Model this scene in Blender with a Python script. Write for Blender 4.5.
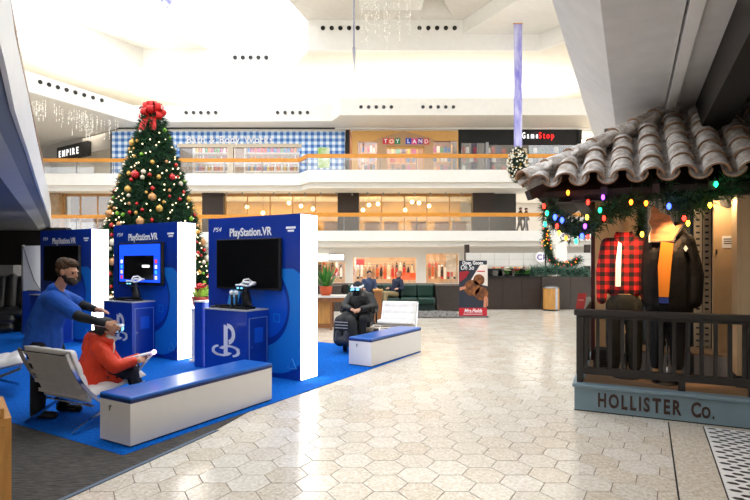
import bpy, bmesh, math, random
from mathutils import Vector, Matrix, geometry
random.seed(7)
R = math.radians
SC = bpy.context.scene
COL = SC.collection
for o in list(bpy.data.objects): bpy.data.objects.remove(o)

# ---------------------------------------------------------------- camera, world, exposure
F, YH, EYE = 525.0, 262.0, 1.6           # focal length in pixels, horizon row, eye height (m); frame 750x500
cam = bpy.data.cameras.new('camera'); camo = bpy.data.objects.new('camera', cam); COL.objects.link(camo)
cam.sensor_width = 36; cam.lens = F / 750 * 36; cam.shift_y = (YH - 250) / 750
cam.clip_start = .05; cam.clip_end = 300
camo.location = (0, 0, EYE); camo.rotation_euler = (R(90), 0, 0)
SC.camera = camo
W = bpy.data.worlds.new('sky'); SC.world = W; W.use_nodes = True
bg = W.node_tree.nodes['Background']; bg.inputs[0].default_value = (.94, .97, 1, 1); bg.inputs[1].default_value = 1.15
SC.view_settings.view_transform = 'Standard'; SC.view_settings.look = 'None'
SC.view_settings.gamma = 1; SC.view_settings.use_curve_mapping = False
SC.view_settings.exposure = 1.5

def lamp(name, typ, loc, energy, color=(1, 1, 1), size=1, size_y=None, rot=(0, 0, 0), spot=None, blend=.6):
    l = bpy.data.lights.new(name, typ); l.energy = energy; l.color = color
    if typ == 'AREA':
        l.size = size
        if size_y: l.shape = 'RECTANGLE'; l.size_y = size_y
    elif typ == 'SPOT': l.spot_size = R(spot); l.spot_blend = blend; l.shadow_soft_size = size
    else: l.shadow_soft_size = size
    o = bpy.data.objects.new(name, l); COL.objects.link(o); o.location = loc; o.rotation_euler = rot
    return o
def aim(o, target):
    o.rotation_euler = (Vector(target) - o.location).to_track_quat('-Z', 'Y').to_euler()

# ---------------------------------------------------------------- pixel helpers
def G(px, py, h=0.0):
    d = (EYE - h) * F / (py - YH); return Vector(((px - 375) / F * d, d, h))
def X(px, d): return (px - 375) / F * d
def H(py, d): return EYE + (YH - py) / F * d
def PD(px, py, d): return Vector((X(px, d), d, H(py, d)))

# ---------------------------------------------------------------- materials
def lin(c):
    c = c / 255; return c / 12.92 if c <= .04045 else ((c + .055) / 1.055) ** 2.4
def C3(c): return (lin(c[0]), lin(c[1]), lin(c[2]), 1)
MATS = {}
def M(name, c, rough=.6, metal=0, noise=None, bump=None, emit=None, spec=.5, coat=0, c2=None, alpha=1):
    if name in MATS: return MATS[name]
    m = bpy.data.materials.new(name); m.use_nodes = True; MATS[name] = m
    nt = m.node_tree; b = nt.nodes['Principled BSDF']
    b.inputs['Base Color'].default_value = C3(c); b.inputs['Roughness'].default_value = rough
    b.inputs['Metallic'].default_value = metal; b.inputs['Specular IOR Level'].default_value = spec
    b.inputs['Coat Weight'].default_value = coat; b.inputs['Coat Roughness'].default_value = .08
    tc = nt.nodes.new('ShaderNodeTexCoord')
    if noise:
        sc, amt = noise[0], noise[1]
        mp = nt.nodes.new('ShaderNodeMapping'); nt.links.new(tc.outputs['Object'], mp.inputs[0])
        if len(noise) > 2: mp.inputs['Scale'].default_value = noise[2]
        n = nt.nodes.new('ShaderNodeTexNoise'); n.inputs['Scale'].default_value = sc; n.inputs['Detail'].default_value = 6
        nt.links.new(mp.outputs[0], n.inputs['Vector'])
        r = nt.nodes.new('ShaderNodeValToRGB'); r.color_ramp.elements[0].position = .35; r.color_ramp.elements[1].position = .68
        ca = C3(c); cb = C3(c2) if c2 else tuple(min(1, v * (1 - amt)) for v in ca[:3]) + (1,)
        r.color_ramp.elements[0].color = ca; r.color_ramp.elements[1].color = cb
        nt.links.new(n.outputs[0], r.inputs[0]); nt.links.new(r.outputs[0], b.inputs['Base Color'])
    if bump:
        n2 = nt.nodes.new('ShaderNodeTexNoise'); n2.inputs['Scale'].default_value = bump[0]; n2.inputs['Detail'].default_value = 4
        nt.links.new(tc.outputs['Object'], n2.inputs['Vector'])
        bp = nt.nodes.new('ShaderNodeBump'); bp.inputs['Strength'].default_value = bump[1]; bp.inputs['Distance'].default_value = .02
        nt.links.new(n2.outputs[0], bp.inputs['Height']); nt.links.new(bp.outputs[0], b.inputs['Normal'])
    if emit:
        b.inputs['Emission Color'].default_value = C3(emit[0]); b.inputs['Emission Strength'].default_value = emit[1]
    if alpha < 1: b.inputs['Alpha'].default_value = alpha
    return m
def MX(name):                              # an empty node material to fill by hand
    m = bpy.data.materials.new(name); m.use_nodes = True; MATS[name] = m
    return m, m.node_tree, m.node_tree.nodes, m.node_tree.links, m.node_tree.nodes['Principled BSDF']

WHITE = M('white_plaster', (240, 238, 233), .7, noise=(3, .04), bump=(40, .05))
CREAM = M('cream_plaster', (238, 232, 220), .75, noise=(2, .05), bump=(60, .06))
GREYP = M('grey_plaster', (222, 220, 217), .8, noise=(5, .08), bump=(120, .12))
SOFF = M('soffit_plaster', (232, 228, 220), .8, noise=(4, .05))
WHITEGLOSS = M('white_laminate', (236, 233, 230), .35, noise=(8, .02))
BLACKM = M('black_metal', (28, 26, 25), .45, noise=(20, .2))
BLACK = M('black_matte', (16, 16, 17), .7, noise=(10, .2))
CHROME = M('chrome', (215, 215, 220), .12, 1)
STEEL = M('brushed_steel', (150, 150, 152), .35, .9, noise=(60, .15))
WOODR = M('honey_oak', (226, 150, 46), .4, noise=(3, .25, (1, 8, 8)))
WOODL = M('maple_veneer', (206, 150, 78), .45, noise=(4, .25, (6, 6, 1)), bump=(30, .05))
BROWN = M('dark_brown_panel', (50, 36, 30), .6, noise=(6, .2))
BLUE = M('kiosk_blue', (6, 52, 158), .28, noise=(1.5, .25), coat=.3)
BLUE2 = M('pedestal_blue', (12, 62, 178), .3, noise=(1.5, .2), coat=.3)
BLUEL = M('print_light_blue', (20, 120, 215), .3)
BLUEM = M('print_mid_blue', (10, 80, 200), .3)
LBOX = M('lightbox_white', (250, 250, 250), .5, emit=((255, 252, 248), 1.7))
PRINTW = M('print_white', (245, 245, 248), .5)
VINYLB = M('blue_vinyl', (24, 98, 190), .3, noise=(6, .12), bump=(25, .08), coat=.2)
VINYLD = M('navy_vinyl_edge', (14, 40, 104), .35, noise=(6, .12))
LEATHW = M('white_leather', (232, 230, 230), .4, noise=(9, .05), bump=(18, .1))
LEATHG = M('grey_back_leather', (196, 190, 184), .5, noise=(9, .1), bump=(18, .08))
SCREEN = M('dark_screen', (6, 6, 8), .35, spec=.12)
SKIN = M('skin', (196, 146, 118), .55, noise=(12, .1))
HAIR = M('dark_brown_hair', (42, 30, 24), .7, noise=(30, .5), bump=(60, .6))
DENIM = M('black_cloth', (20, 20, 24), .85, noise=(20, .3), bump=(50, .2))
GLASSM = None
def glass(name, tint=(1, 1, 1), gl=.10, rough=.03):
    if name in MATS: return MATS[name]
    m, nt, N, L, b = MX(name)
    N.remove(b); t = N.new('ShaderNodeBsdfTransparent'); g = N.new('ShaderNodeBsdfGlossy'); mx = N.new('ShaderNodeMixShader')
    t.inputs[0].default_value = (*tint, 1); g.inputs['Roughness'].default_value = rough; mx.inputs[0].default_value = gl
    L.new(t.outputs[0], mx.inputs[1]); L.new(g.outputs[0], mx.inputs[2]); L.new(mx.outputs[0], N['Material Output'].inputs[0])
    return m
GLASSM = glass('clear_glass'); GLASSD = glass('tinted_glass', (.75, .72, .66), .12)

# ---------------------------------------------------------------- mesh builder
class MB:
    def __init__(s): s.v = []; s.f = []; s.mi = []
    def add(s, vs, fs, mi=0):
        n = len(s.v); s.v += [tuple(p) for p in vs]; s.f += [tuple(i + n for i in f) for f in fs]; s.mi += [mi] * len(fs); return s
    def box(s, x0, x1, y0, y1, z0, z1, mi=0, mat=None):
        vs = [Vector((x, y, z)) for z in (z0, z1) for y in (y0, y1) for x in (x0, x1)]
        if mat is not None: vs = [mat @ p for p in vs]
        return s.add(vs, [(0, 2, 3, 1), (4, 5, 7, 6), (0, 1, 5, 4), (2, 6, 7, 3), (0, 4, 6, 2), (1, 3, 7, 5)], mi)
    def bar(s, p, q, w, h, up=(0, 0, 1), mi=0):
        p = Vector(p); q = Vector(q); d = (q - p).normalized(); up = Vector(up)
        if abs(d.dot(up)) > .98: up = Vector((0, 1, 0))
        a = d.cross(up).normalized(); b = a.cross(d)
        vs = [e + a * sa * w / 2 + b * sb * h / 2 for e in (p, q) for sa, sb in ((-1, -1), (1, -1), (1, 1), (-1, 1))]
        return s.add(vs, [(0, 1, 2, 3), (7, 6, 5, 4), (0, 4, 5, 1), (1, 5, 6, 2), (2, 6, 7, 3), (3, 7, 4, 0)], mi)
    def tube(s, pts, r, n=8, mi=0, cap=True):
        pts = [Vector(p) for p in pts]; rs = r if isinstance(r, (list, tuple)) else [r] * len(pts)
        vs = []; fs = []; prev = None
        for i, p in enumerate(pts):
            d = (pts[min(i + 1, len(pts) - 1)] - pts[max(i - 1, 0)]).normalized()
            if prev is None:
                a = d.cross(Vector((0, 0, 1)));  a = a if a.length > .05 else d.cross(Vector((0, 1, 0)))
            else: a = prev - d * prev.dot(d)
            a.normalize(); prev = a; b = d.cross(a)
            vs += [p + (a * math.cos(t) + b * math.sin(t)) * rs[i] for t in [2 * math.pi * k / n for k in range(n)]]
        for i in range(len(pts) - 1):
            for k in range(n): fs.append((i * n + k, i * n + (k + 1) % n, (i + 1) * n + (k + 1) % n, (i + 1) * n + k))
        if cap: fs += [tuple(reversed(range(n))), tuple(range((len(pts) - 1) * n, len(pts) * n))]
        return s.add(vs, fs, mi)
    def lathe(s, prof, n=16, c=(0, 0, 0), mi=0):
        vs = []; fs = []; c = Vector(c)
        for r, z in prof: vs += [c + Vector((r * math.cos(2 * math.pi * k / n), r * math.sin(2 * math.pi * k / n), z)) for k in range(n)]
        for i in range(len(prof) - 1):
            for k in range(n): fs.append((i * n + k, i * n + (k + 1) % n, (i + 1) * n + (k + 1) % n, (i + 1) * n + k))
        fs += [tuple(reversed(range(n))), tuple(range((len(prof) - 1) * n, len(prof) * n))]
        return s.add(vs, fs, mi)
    def ball(s, c, r, n=10, m=7, mi=0):
        r = r if isinstance(r, (tuple, list)) else (r, r, r); c = Vector(c); vs = []; fs = []
        for i in range(m + 1):
            a = math.pi * i / m
            vs += [c + Vector((r[0] * math.sin(a) * math.cos(2 * math.pi * k / n), r[1] * math.sin(a) * math.sin(2 * math.pi * k / n), r[2] * math.cos(a))) for k in range(n)]
        for i in range(m):
            for k in range(n): fs.append((i * n + k, (i + 1) * n + k, (i + 1) * n + (k + 1) % n, i * n + (k + 1) % n))
        return s.add(vs, fs, mi)
    def poly(s, pts, z0, z1, mi=0):           # vertical prism on a plan polygon
        pts = [Vector((p[0], p[1], 0)) for p in pts]; n = len(pts)
        tris = geometry.tessellate_polygon([pts])
        vs = [Vector((p.x, p.y, z)) for z in (z0, z1) for p in pts]
        area = sum(pts[i].x * pts[(i + 1) % n].y - pts[(i + 1) % n].x * pts[i].y for i in range(n))
        fs = []
        for t in tris:
            a, b, c = t
            up = (pts[b] - pts[a]).cross(pts[c] - pts[a]).z > 0
            if not up: a, b, c = a, c, b
            fs += [(a + n, b + n, c + n), (a, c, b)]
        for i in range(n):
            j = (i + 1) % n
            fs.append((i, j, j + n, i + n) if area > 0 else (j, i, i + n, j + n))
        return s.add(vs, fs, mi)
    def extr(s, pts, y0, y1, mi=0, mat=None):  # (x,z) outline extruded along y
        t = MB(); t.poly([(p[0], p[1]) for p in pts], 0, 1)
        vs = [Vector((p[0], y1 + (y0 - y1) * p[2], p[1])) for p in t.v]
        if mat is not None: vs = [mat @ p for p in vs]
        return s.add(vs, t.f, mi)
    def build(s, name, mats, parent=None, smooth=False, bevel=0, seg=2):
        me = bpy.data.meshes.new(name); me.from_pydata(s.v, [], s.f)
        mats = mats if isinstance(mats, (list, tuple)) else [mats]
        for m in mats: me.materials.append(m)
        if len(mats) > 1: me.polygons.foreach_set('material_index', s.mi)
        if smooth: me.polygons.foreach_set('use_smooth', [True] * len(me.polygons))
        me.update()
        o = bpy.data.objects.new(name, me); COL.objects.link(o)
        if parent is not None: o.parent = parent
        if bevel:
            b = o.modifiers.new('bevel', 'BEVEL'); b.width = bevel; b.segments = seg; b.limit_method = 'ANGLE'; b.angle_limit = R(40)
        return o
def BX(name, mat, parent, *a, bevel=0, **k): return MB().box(*a, **k).build(name, mat, parent, bevel=bevel)

def tag(o, label=None, cat=None, group=None, kind=None):
    if label: o['label'] = label
    if cat: o['category'] = cat
    if group: o['group'] = group
    if kind: o['kind'] = kind
    return o
def thing(name, label, cat, loc=(0, 0, 0), rz=0, group=None):
    o = bpy.data.objects.new(name, None); COL.objects.link(o); o.empty_display_size = .1
    o.location = loc; o.rotation_euler = (0, 0, rz); return tag(o, label, cat, group)
def struct(o): o['kind'] = 'structure'; return o
def copy_tree(o, parent=None):
    c = o.copy(); COL.objects.link(c); c.parent = parent
    for ch in list(o.children): copy_tree(ch, c)
    return c
DG = None
def eval_mesh(o):
    dg = bpy.context.evaluated_depsgraph_get(); dg.update()
    return bpy.data.meshes.new_from_object(o.evaluated_get(dg))
def text(name, s, size, mat, parent, loc, rot=(R(90), 0, 0), ext=.004, sx=1, off=0, shear=0, align='CENTER', space=1):
    cu = bpy.data.curves.new('t', 'FONT'); cu.body = s; cu.size = size; cu.extrude = ext; cu.offset = off; cu.shear = shear
    cu.align_x = align; cu.space_character = space; cu.align_y = 'BOTTOM_BASELINE'; cu.resolution_u = 3
    t = bpy.data.objects.new('t', cu); COL.objects.link(t); me = eval_mesh(t)
    bpy.data.objects.remove(t); bpy.data.curves.remove(cu); me.name = name
    me.materials.clear(); me.materials.append(mat)
    o = bpy.data.objects.new(name, me); COL.objects.link(o); o.location = loc; o.rotation_euler = rot; o.scale = (sx, 1, 1)
    if parent is not None: o.parent = parent
    return o
ORD = ('first', 'second', 'third', 'fourth', 'fifth', 'sixth', 'seventh', 'eighth', 'ninth', 'tenth', 'eleventh', 'twelfth', 'thirteenth', 'fourteenth', 'fifteenth', 'sixteenth')
def letter_row(chars, size, mat, parent, x, x1, y, z, sx=1, off=0, ext=.02, name='sign_letter'):
    """each letter a mesh of its own, spread evenly from x to x1"""
    ts = [None if c == ' ' else text(name, c, size, mat, parent, (0, y, z), ext=ext, sx=sx, off=off, align='LEFT') for c in chars]
    ws = [(0, size * .3 * sx) if t_ is None else (min(v.co.x for v in t_.data.vertices) * sx, max(v.co.x for v in t_.data.vertices) * sx) for t_ in ts]
    gap = ((x1 - x) - sum(b_ - a_ for a_, b_ in ws)) / max(1, len(ts) - 1)
    for t_, (a_, b_) in zip(ts, ws):
        if t_ is not None: t_.location.x = x - a_
        x += (b_ - a_) + gap
def blob(name, prims, mat, parent=None, voxel=.012, smooth=3):
    """one continuous surface from tapered limbs (p0,r0,p1,r1) and ellipsoids (c,(rx,ry,rz))"""
    mb = MB()
    for p in prims:
        if len(p) == 4:
            a, ra, b, rb = Vector(p[0]), p[1], Vector(p[2]), p[3]
            mb.tube([a, (a + b) / 2, b], [ra, (ra + rb) / 2, rb], 12); mb.ball(a, ra, 12, 8); mb.ball(b, rb, 12, 8)
        elif len(p) == 3:
            t = MB(); t.ball((0, 0, 0), p[1], 16, 10); q = p[2]
            mb.add([Vector(p[0]) + q @ Vector(v) for v in t.v], t.f)
        else: mb.ball(p[0], p[1], 16, 10)
    o = mb.build(name, mat)
    r = o.modifiers.new('r', 'REMESH'); r.mode = 'VOXEL'; r.voxel_size = voxel; r.use_smooth_shade = True
    s = o.modifiers.new('s', 'SMOOTH'); s.iterations = smooth; s.factor = .5
    me = eval_mesh(o); old = o.data; o.modifiers.clear(); o.data = me; bpy.data.meshes.remove(old); me.name = name
    if not me.materials: me.materials.append(mat)
    if parent is not None: o.parent = parent
    return o
# ================================================================ THE SETTING
# ---- floor: grout bed, hexagonal terrazzo tiles
def terrazzo(name, base, spot, rough):
    m, nt, N, L, b = MX(name)
    tc = N.new('ShaderNodeTexCoord'); geo = N.new('ShaderNodeNewGeometry')
    v = N.new('ShaderNodeTexVoronoi'); v.inputs['Scale'].default_value = 55; L.new(geo.outputs['Position'], v.inputs['Vector'])
    n = N.new('ShaderNodeTexNoise'); n.inputs['Scale'].default_value = 38; n.inputs['Detail'].default_value = 3; L.new(geo.outputs['Position'], n.inputs['Vector'])
    r1 = N.new('ShaderNodeValToRGB'); r1.color_ramp.elements[0].position = .3; r1.color_ramp.elements[1].position = .7
    r1.color_ramp.elements[0].color = C3(spot); r1.color_ramp.elements[1].color = C3(base)
    L.new(n.outputs[0], r1.inputs[0])
    hs = N.new('ShaderNodeMixRGB'); hs.blend_type = 'SOFT_LIGHT'; hs.inputs[0].default_value = .45
    bw = N.new('ShaderNodeRGBToBW'); L.new(v.outputs['Color'], bw.inputs[0])
    L.new(r1.outputs[0], hs.inputs[1]); L.new(bw.outputs[0], hs.inputs[2]); L.new(hs.outputs[0], b.inputs['Base Color'])
    b.inputs['Roughness'].default_value = rough; b.inputs['Specular IOR Level'].default_value = .6
    n2 = N.new('ShaderNodeTexNoise'); n2.inputs['Scale'].default_value = 3; L.new(geo.outputs['Position'], n2.inputs['Vector'])
    mr = N.new('ShaderNodeMapRange'); mr.inputs['To Min'].default_value = rough * .7; mr.inputs['To Max'].default_value = rough * 1.5
    L.new(n2.outputs[0], mr.inputs[0]); L.new(mr.outputs[0], b.inputs['Roughness'])
    return m
TZ = [terrazzo('terrazzo_%s' % k, c, s, .16) for k, c, s in (
    ('cream', (224, 218, 208), (202, 189, 169)), ('pale', (229, 224, 215), (208, 197, 180)),
    ('sand', (219, 211, 198), (197, 182, 160)), ('warm', (223, 215, 202), (200, 185, 163)))]
GROUT = M('dark_grout', (128, 114, 100), .9)
fl = struct(MB().box(-40, 40, -14, 60, -.2, -.004).build('floor', GROUT))
HS = .165
hexv = [(HS * math.cos(R(60 * k)), HS * math.sin(R(60 * k))) for k in range(6)]
def hexpts(cx, cy, g=.0035):
    k = (HS - g) / HS; return [(cx + x * k, cy + y * k) for x, y in hexv]
def hexmesh(mat):
    mb = MB(); t = hexpts(0, 0); e = hexpts(0, 0, .006)
    vs = [(x, y, -.01) for x, y in t] + [(x, y, -.0012) for x, y in t] + [(x, y, 0) for x, y in e]
    fs = [(12, 13, 14, 15, 16, 17)] + [(i + 6, (i + 1) % 6 + 6, (i + 1) % 6 + 12, i + 12) for i in range(6)] + [(i, (i + 1) % 6, (i + 1) % 6 + 6, i + 6) for i in range(6)]
    mb.add(vs, fs); me = bpy.data.meshes.new('floor_tile'); me.from_pydata(mb.v, [], mb.f); me.materials.append(mat); return me
HM = [hexmesh(m) for m in TZ]
B0 = R(30)                                      # the booth's floor plan is turned 30 degrees
vv = Vector((math.sin(B0), math.cos(B0))); uu = Vector((math.cos(B0), -math.sin(B0)))
C0 = G(123, 456).xy                             # near corner of the blue carpet
def in_blue(p):
    q = Vector(p) - C0; return -8.6 < q.dot(uu) < -.25 and .25 < q.dot(vv) < 5.5
mosA, mosB = G(669, 422).xy, G(680, 500).xy
def right_strip(p): return (mosA - mosB).cross(Vector(p) - mosB) < -.2 and (Vector(p) - mosB).dot((mosA - mosB).normalized()) < 1.8
tiles = []
for i in range(-70, 90):
    for j in range(-8, 75):
        cx = -.668 + i * 1.5 * HS; cy = 3.66 + (j + (.5 if i % 2 else 0)) * HS * math.sqrt(3)
        if cy > 19.5 or cy < -1 or abs(cx) > 14 or in_blue((cx, cy)) or right_strip((cx, cy)): continue
        if cx < -3.6 and cy < 5: continue
        q = Vector((cx, cy)) - C0
        if -7 < q.dot(uu) < -.1 and -1.2 < q.dot(vv) < .2: continue
        px = 375 + F * cx / max(cy, .1); py = YH + F * EYE / max(cy, .1)
        vis = cy > 3 and -10 < px < 700 and py < 512
        tiles.append((not vis, cy, cx))
tiles.sort()
rest = MB()
for k, (nv, cy, cx) in enumerate(tiles):
    mi = random.choice((0, 0, 1, 1, 2, 3))
    if k < 300 and not nv:
        o = bpy.data.objects.new('floor_tile', HM[mi]); COL.objects.link(o); o.location = (cx, cy, random.uniform(-.0006, .0006)); o.parent = fl
    else:
        t = hexpts(cx, cy); rest.add([(x, y, -.005) for x, y in t] + [(x, y, 0) for x, y in t], [(6, 7, 8, 9, 10, 11)] + [(i, (i + 1) % 6, (i + 1) % 6 + 6, i + 6) for i in range(6)], mi)
tag(rest.build('floor_tile_field', TZ, fl), kind='stuff')
fs = MB().box(-40, 40, 19.4, 60, -.003, 0).box(-40, -13.9, 4, 19.4, -.003, 0).box(13.9, 40, -2, 19.4, -.003, 0).build('far_terrazzo', TZ[0], fl)

def plan(o, a, b, s, t): return Vector(o) + a * s + b * t
def planbox(o, a, b, s0, s1, t0, t1): return [plan(o, a, b, s, t) for s, t in ((s0, t0), (s1, t0), (s1, t1), (s0, t1))]
# plain terrazzo border and black-and-white mosaic at the shop porch
vd = (mosA - mosB).normalized(); ud = Vector((vd.y, -vd.x))
bw_ = (G(704, 427).xy - mosA).dot(ud)
st = MB().poly(planbox(mosB, ud, vd, 0, bw_ - .008, -2.5, 1.93), -.003, .0008).build('border_terrazzo', TZ[3], fl)
MOSW = M('mosaic_white', (246, 245, 242), .35, noise=(30, .12)); MOSB = M('mosaic_black', (12, 12, 14), .4)
mo = MB().poly(planbox(mosB, ud, vd, bw_, bw_ + 2.6, -2.5, 1.93), -.003, .0008).build('mosaic_floor', MOSW, fl)
pb = MB()
for i in range(20):
    for j in range(46):
        s = bw_ + .06 + i * .116 + (.058 if j % 2 else 0); t = -1.2 + j * .07
        if t > 1.9: continue
        c = plan(mosB, ud, vd, s, t); l, w = .042, .02
        q = [c + ud * a * l + vd * b * w for a, b in ((-1, 0), (-.55, 1), (.55, 1), (1, 0), (.55, -1), (-.55, -1))]
        pb.poly(q, 0, .0022)
tag(pb.build('black_mosaic_piece', MOSB, fl), kind='stuff')
MB().poly(planbox(mosB, ud, vd, -.012, 0, -2.5, 1.93), 0, .0016).poly(planbox(mosB, ud, vd, bw_ - .01, bw_, -2.5, 1.93), 0, .0016).build('floor_joint', BLACK, fl)

# carpets
def carpet(name, c, c2, sc, stretch=(1, 1, 1), ang=0):
    m, nt, N, L, b = MX(name)
    geo = N.new('ShaderNodeNewGeometry'); mp = N.new('ShaderNodeMapping'); mp.inputs['Rotation'].default_value = (0, 0, ang); mp.inputs['Scale'].default_value = stretch
    L.new(geo.outputs['Position'], mp.inputs[0])
    n = N.new('ShaderNodeTexNoise'); n.inputs['Scale'].default_value = sc; n.inputs['Detail'].default_value = 8; n.inputs['Roughness'].default_value = .7
    L.new(mp.outputs[0], n.inputs['Vector'])
    r = N.new('ShaderNodeValToRGB'); r.color_ramp.elements[0].position = .38; r.color_ramp.elements[1].position = .62
    r.color_ramp.elements[0].color = C3(c); r.color_ramp.elements[1].color = C3(c2); L.new(n.outputs[0], r.inputs[0]); L.new(r.outputs[0], b.inputs['Base Color'])
    b.inputs['Roughness'].default_value = .95; b.inputs['Specular IOR Level'].default_value = .1
    n2 = N.new('ShaderNodeTexNoise'); n2.inputs['Scale'].default_value = 160; L.new(geo.outputs['Position'], n2.inputs['Vector'])
    bp = N.new('ShaderNodeBump'); bp.inputs['Strength'].default_value = .6; bp.inputs['Distance'].default_value = .01
    L.new(n2.outputs[0], bp.inputs['Height']); L.new(bp.outputs[0], b.inputs['Normal'])
    return m
CARB = carpet('blue_carpet_pile', (2, 78, 176), (14, 112, 210), 40)
CARG = carpet('grey_carpet_pile', (58, 57, 58), (106, 102, 98), 7, (1.2, 14, 1), R(22))
bc = MB().poly(planbox(C0, uu, vv, -9.4, 0, 0, (G(422, 352).xy - C0).dot(vv)), -.003, .009).build('blue_carpet', CARB)
tag(bc, 'bright blue carpet laid under the gaming booth', 'carpet')
tip = G(214, 431).xy; e1 = G(62, 499).xy; dd = (e1 - tip).normalized()
gp = [tip, tip + dd * 6, Vector((-12, -3)), Vector((-16, 9)), Vector((-14, 16.2)), Vector((-8.8, 16.2)), plan(C0, uu, vv, -8.9, 5), plan(C0, uu, vv, -8.9, .03), plan(C0, uu, vv, -.02, .03), plan(C0, uu, vv, -.02, 1.55)]
gc = MB().poly(gp, -.003, .005).build('grey_carpet', CARG); tag(gc, 'charcoal streaked carpet beside the blue carpet at lower left', 'carpet')
nd = Vector((dd.y, -dd.x)); nd = nd if nd.x > 0 else -nd
ct = MB().poly([tip, tip + dd * 4, tip + dd * 4 + nd * .035, tip + nd * .035 - dd * .03], -.002, .009).build('edge_trim', M('blue_grey_rubber', (92, 108, 128), .6), gc)

# ---- far building: slabs, balcony edges
DB, DW = 33.0, 36.2
Z2, Z2B, Z3, Z3B, ZT, ZTF = H(231, DB), H(246, DB), H(170, DB), H(187, DB), H(115, DB), H(98, DB)
def strip_poly(front, back): return front + list(reversed(back))
frontL = [(-32, 34.4), (X(300, 34.4), 34.4), (X(308, 33), 33), (26, 33)]
backL = [(-32, 48), (26, 48)]
def slab(name, zb, zt, fr):
    ins = [(x, y + .45) for x, y in fr]
    mb = MB().poly(strip_poly(fr, [(-32, 34.9), (26, 34.9)]), zb + .32, zt + .02)
    mb.poly(strip_poly(ins, backL), zb, zt - .02)
    return struct(mb.build(name, WHITE))
slab('floor_second', Z2B, Z2, frontL)
slab('floor_third', Z3B, Z3, frontL)
# shadow line beneath each fascia is real: the soffit sits back from the edge
# ceiling bulkhead over the third floor
lowF = [(-22, 18), (-18.8, 28.3), (-15.9, 34.6), (X(332, 34.4), 34.4), (X(340, 33), 33), (X(587, 33), 33), (X(592, 34.5), 34.5), (30, 34.5)]
lowB = [(-36, 18), (-36, 44), (-26, 44), (-16, 44), (0, 44), (14, 44), (15, 44), (30, 44)]
def ribbon(pts, z0, z1, th=.25):                # a vertical band following a plan line
    mb = MB(); n = len(pts)
    P_ = [Vector(p) for p in pts]; nr = []
    for i in range(n):
        d = (P_[min(i + 1, n - 1)] - P_[max(i - 1, 0)]).normalized(); nr.append(Vector((-d.y, d.x)))
    q = [P_[i] + nr[i] * th for i in range(n)]
    for i in range(n - 1):
        a, b, c, d = P_[i], P_[i + 1], q[i + 1], q[i]
        vs = [(p.x, p.y, z) for z in (z0, z1) for p in (a, b, c, d)]
        mb.add(vs, [(0, 3, 2, 1), (4, 5, 6, 7), (0, 1, 5, 4), (1, 2, 6, 5), (2, 3, 7, 6), (3, 0, 4, 7)])
    return mb
struct(ribbon(lowF, ZT, ZTF).build('trim_1', WHITE))
sf = MB()
for i in range(len(lowF) - 1):
    a, b = lowF[i], lowF[i + 1]; c, d = lowB[i + 1], lowB[i]
    sf.add([(*p, ZT + .001) for p in (a, b, c, d)] + [(*p, ZT + .2) for p in (a, b, c, d)], [(0, 3, 2, 1), (4, 5, 6, 7), (0, 4, 7, 3), (1, 2, 6, 5)])
struct(sf.build('ceiling_third_floor', SOFF))
# upper fascia with cove ceiling behind it
ZC, ZU, ZR = 14.1, 15.9, 16.9
upF = [(-24, 20), (-19.6, 28.3), (-15.6, 35.3), (-6.2, 35.3), (-3.96, 31), (9.7, 31), (14.5, 24), (15, 20)]
upB = [(-40, 20), (-40, 34), (-30, 43), (-8, 43), (0, 43), (20, 43), (32, 34), (32, 20)]
struct(ribbon(upF, ZC, ZU, .3).build('trim_2', WHITE))
cv = MB()
for i in range(len(upF) - 1):
    a, b = upF[i], upF[i + 1]; c, d = upB[i + 1], upB[i]
    cv.add([(*p, z) for z in (ZC + .001, ZC + .15) for p in (a, b, c, d)], [(0, 3, 2, 1), (4, 5, 6, 7), (1, 2, 6, 5), (0, 4, 7, 3)])
struct(cv.build('ceiling_cove', CREAM))
wl = ribbon([(-40, 20), (-40, 34), (-30, 43), (32, 43), (32, 20)], 0, 17.2, .3)
struct(wl.build('wall_back', CREAM))
# high ceiling: right field with a triangular coffer, lower slab, left fillet beside the skylight
def sheet(name, outer, holes, z, mat, th=.15):
    rings = [[Vector((x, y, 0)) for x, y in r] for r in [outer] + holes]
    flat = [p for r in rings for p in r]; tr = geometry.tessellate_polygon(rings)
    n = len(flat); vs = [(p.x, p.y, z) for p in flat] + [(p.x, p.y, z + th) for p in flat]
    fs = []
    for a, b, c in tr:
        if (flat[b] - flat[a]).cross(flat[c] - flat[a]).z > 0: b, c = c, b
        fs += [(a, b, c), (a + n, c + n, b + n)]
    o = MB().add(vs, fs).build(name, mat); return struct(o)
tri = [(1.15, 30.5), (4.5, 30.5), (2.85, 26.3)]
sheet('ceiling_high', [(-3.96, 31), (-4.64, 28.65), (-5.6, 25.5), (-5.6, 22), (15, 22), (14.5, 24), (9.7, 31)], [tri], ZU, SOFF)
tm = MB(); cx, cy = 2.85, 29.1
for i in range(3):
    a, b = tri[i], tri[(i + 1) % 3]
    tm.add([(*a, ZU), (*b, ZU), (cx + (b[0] - cx) * .35, cy + (b[1] - cy) * .35, ZU + 1), (cx + (a[0] - cx) * .35, cy + (a[1] - cy) * .35, ZU + 1)], [(0, 1, 2, 3)])
tm.add([(cx + (p[0] - cx) * .35, cy + (p[1] - cy) * .35, ZU + 1) for p in tri], [(0, 1, 2)])
struct(tm.build('ceiling_coffer', SOFF))
struct(MB().poly([(X(463, 31), 31), (X(514, 27.2), 27.2), (11, 22.2), (14.4, 24), (9.7, 31)], 15.06, ZU - .01).build('trim_3', WHITE))
sheet('ceiling_fillet', [(-15.6, 35.3), (-11.1, 35.3), (-13.6, 31.3), (-18, 31.4)], [], ZU, SOFF)
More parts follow.
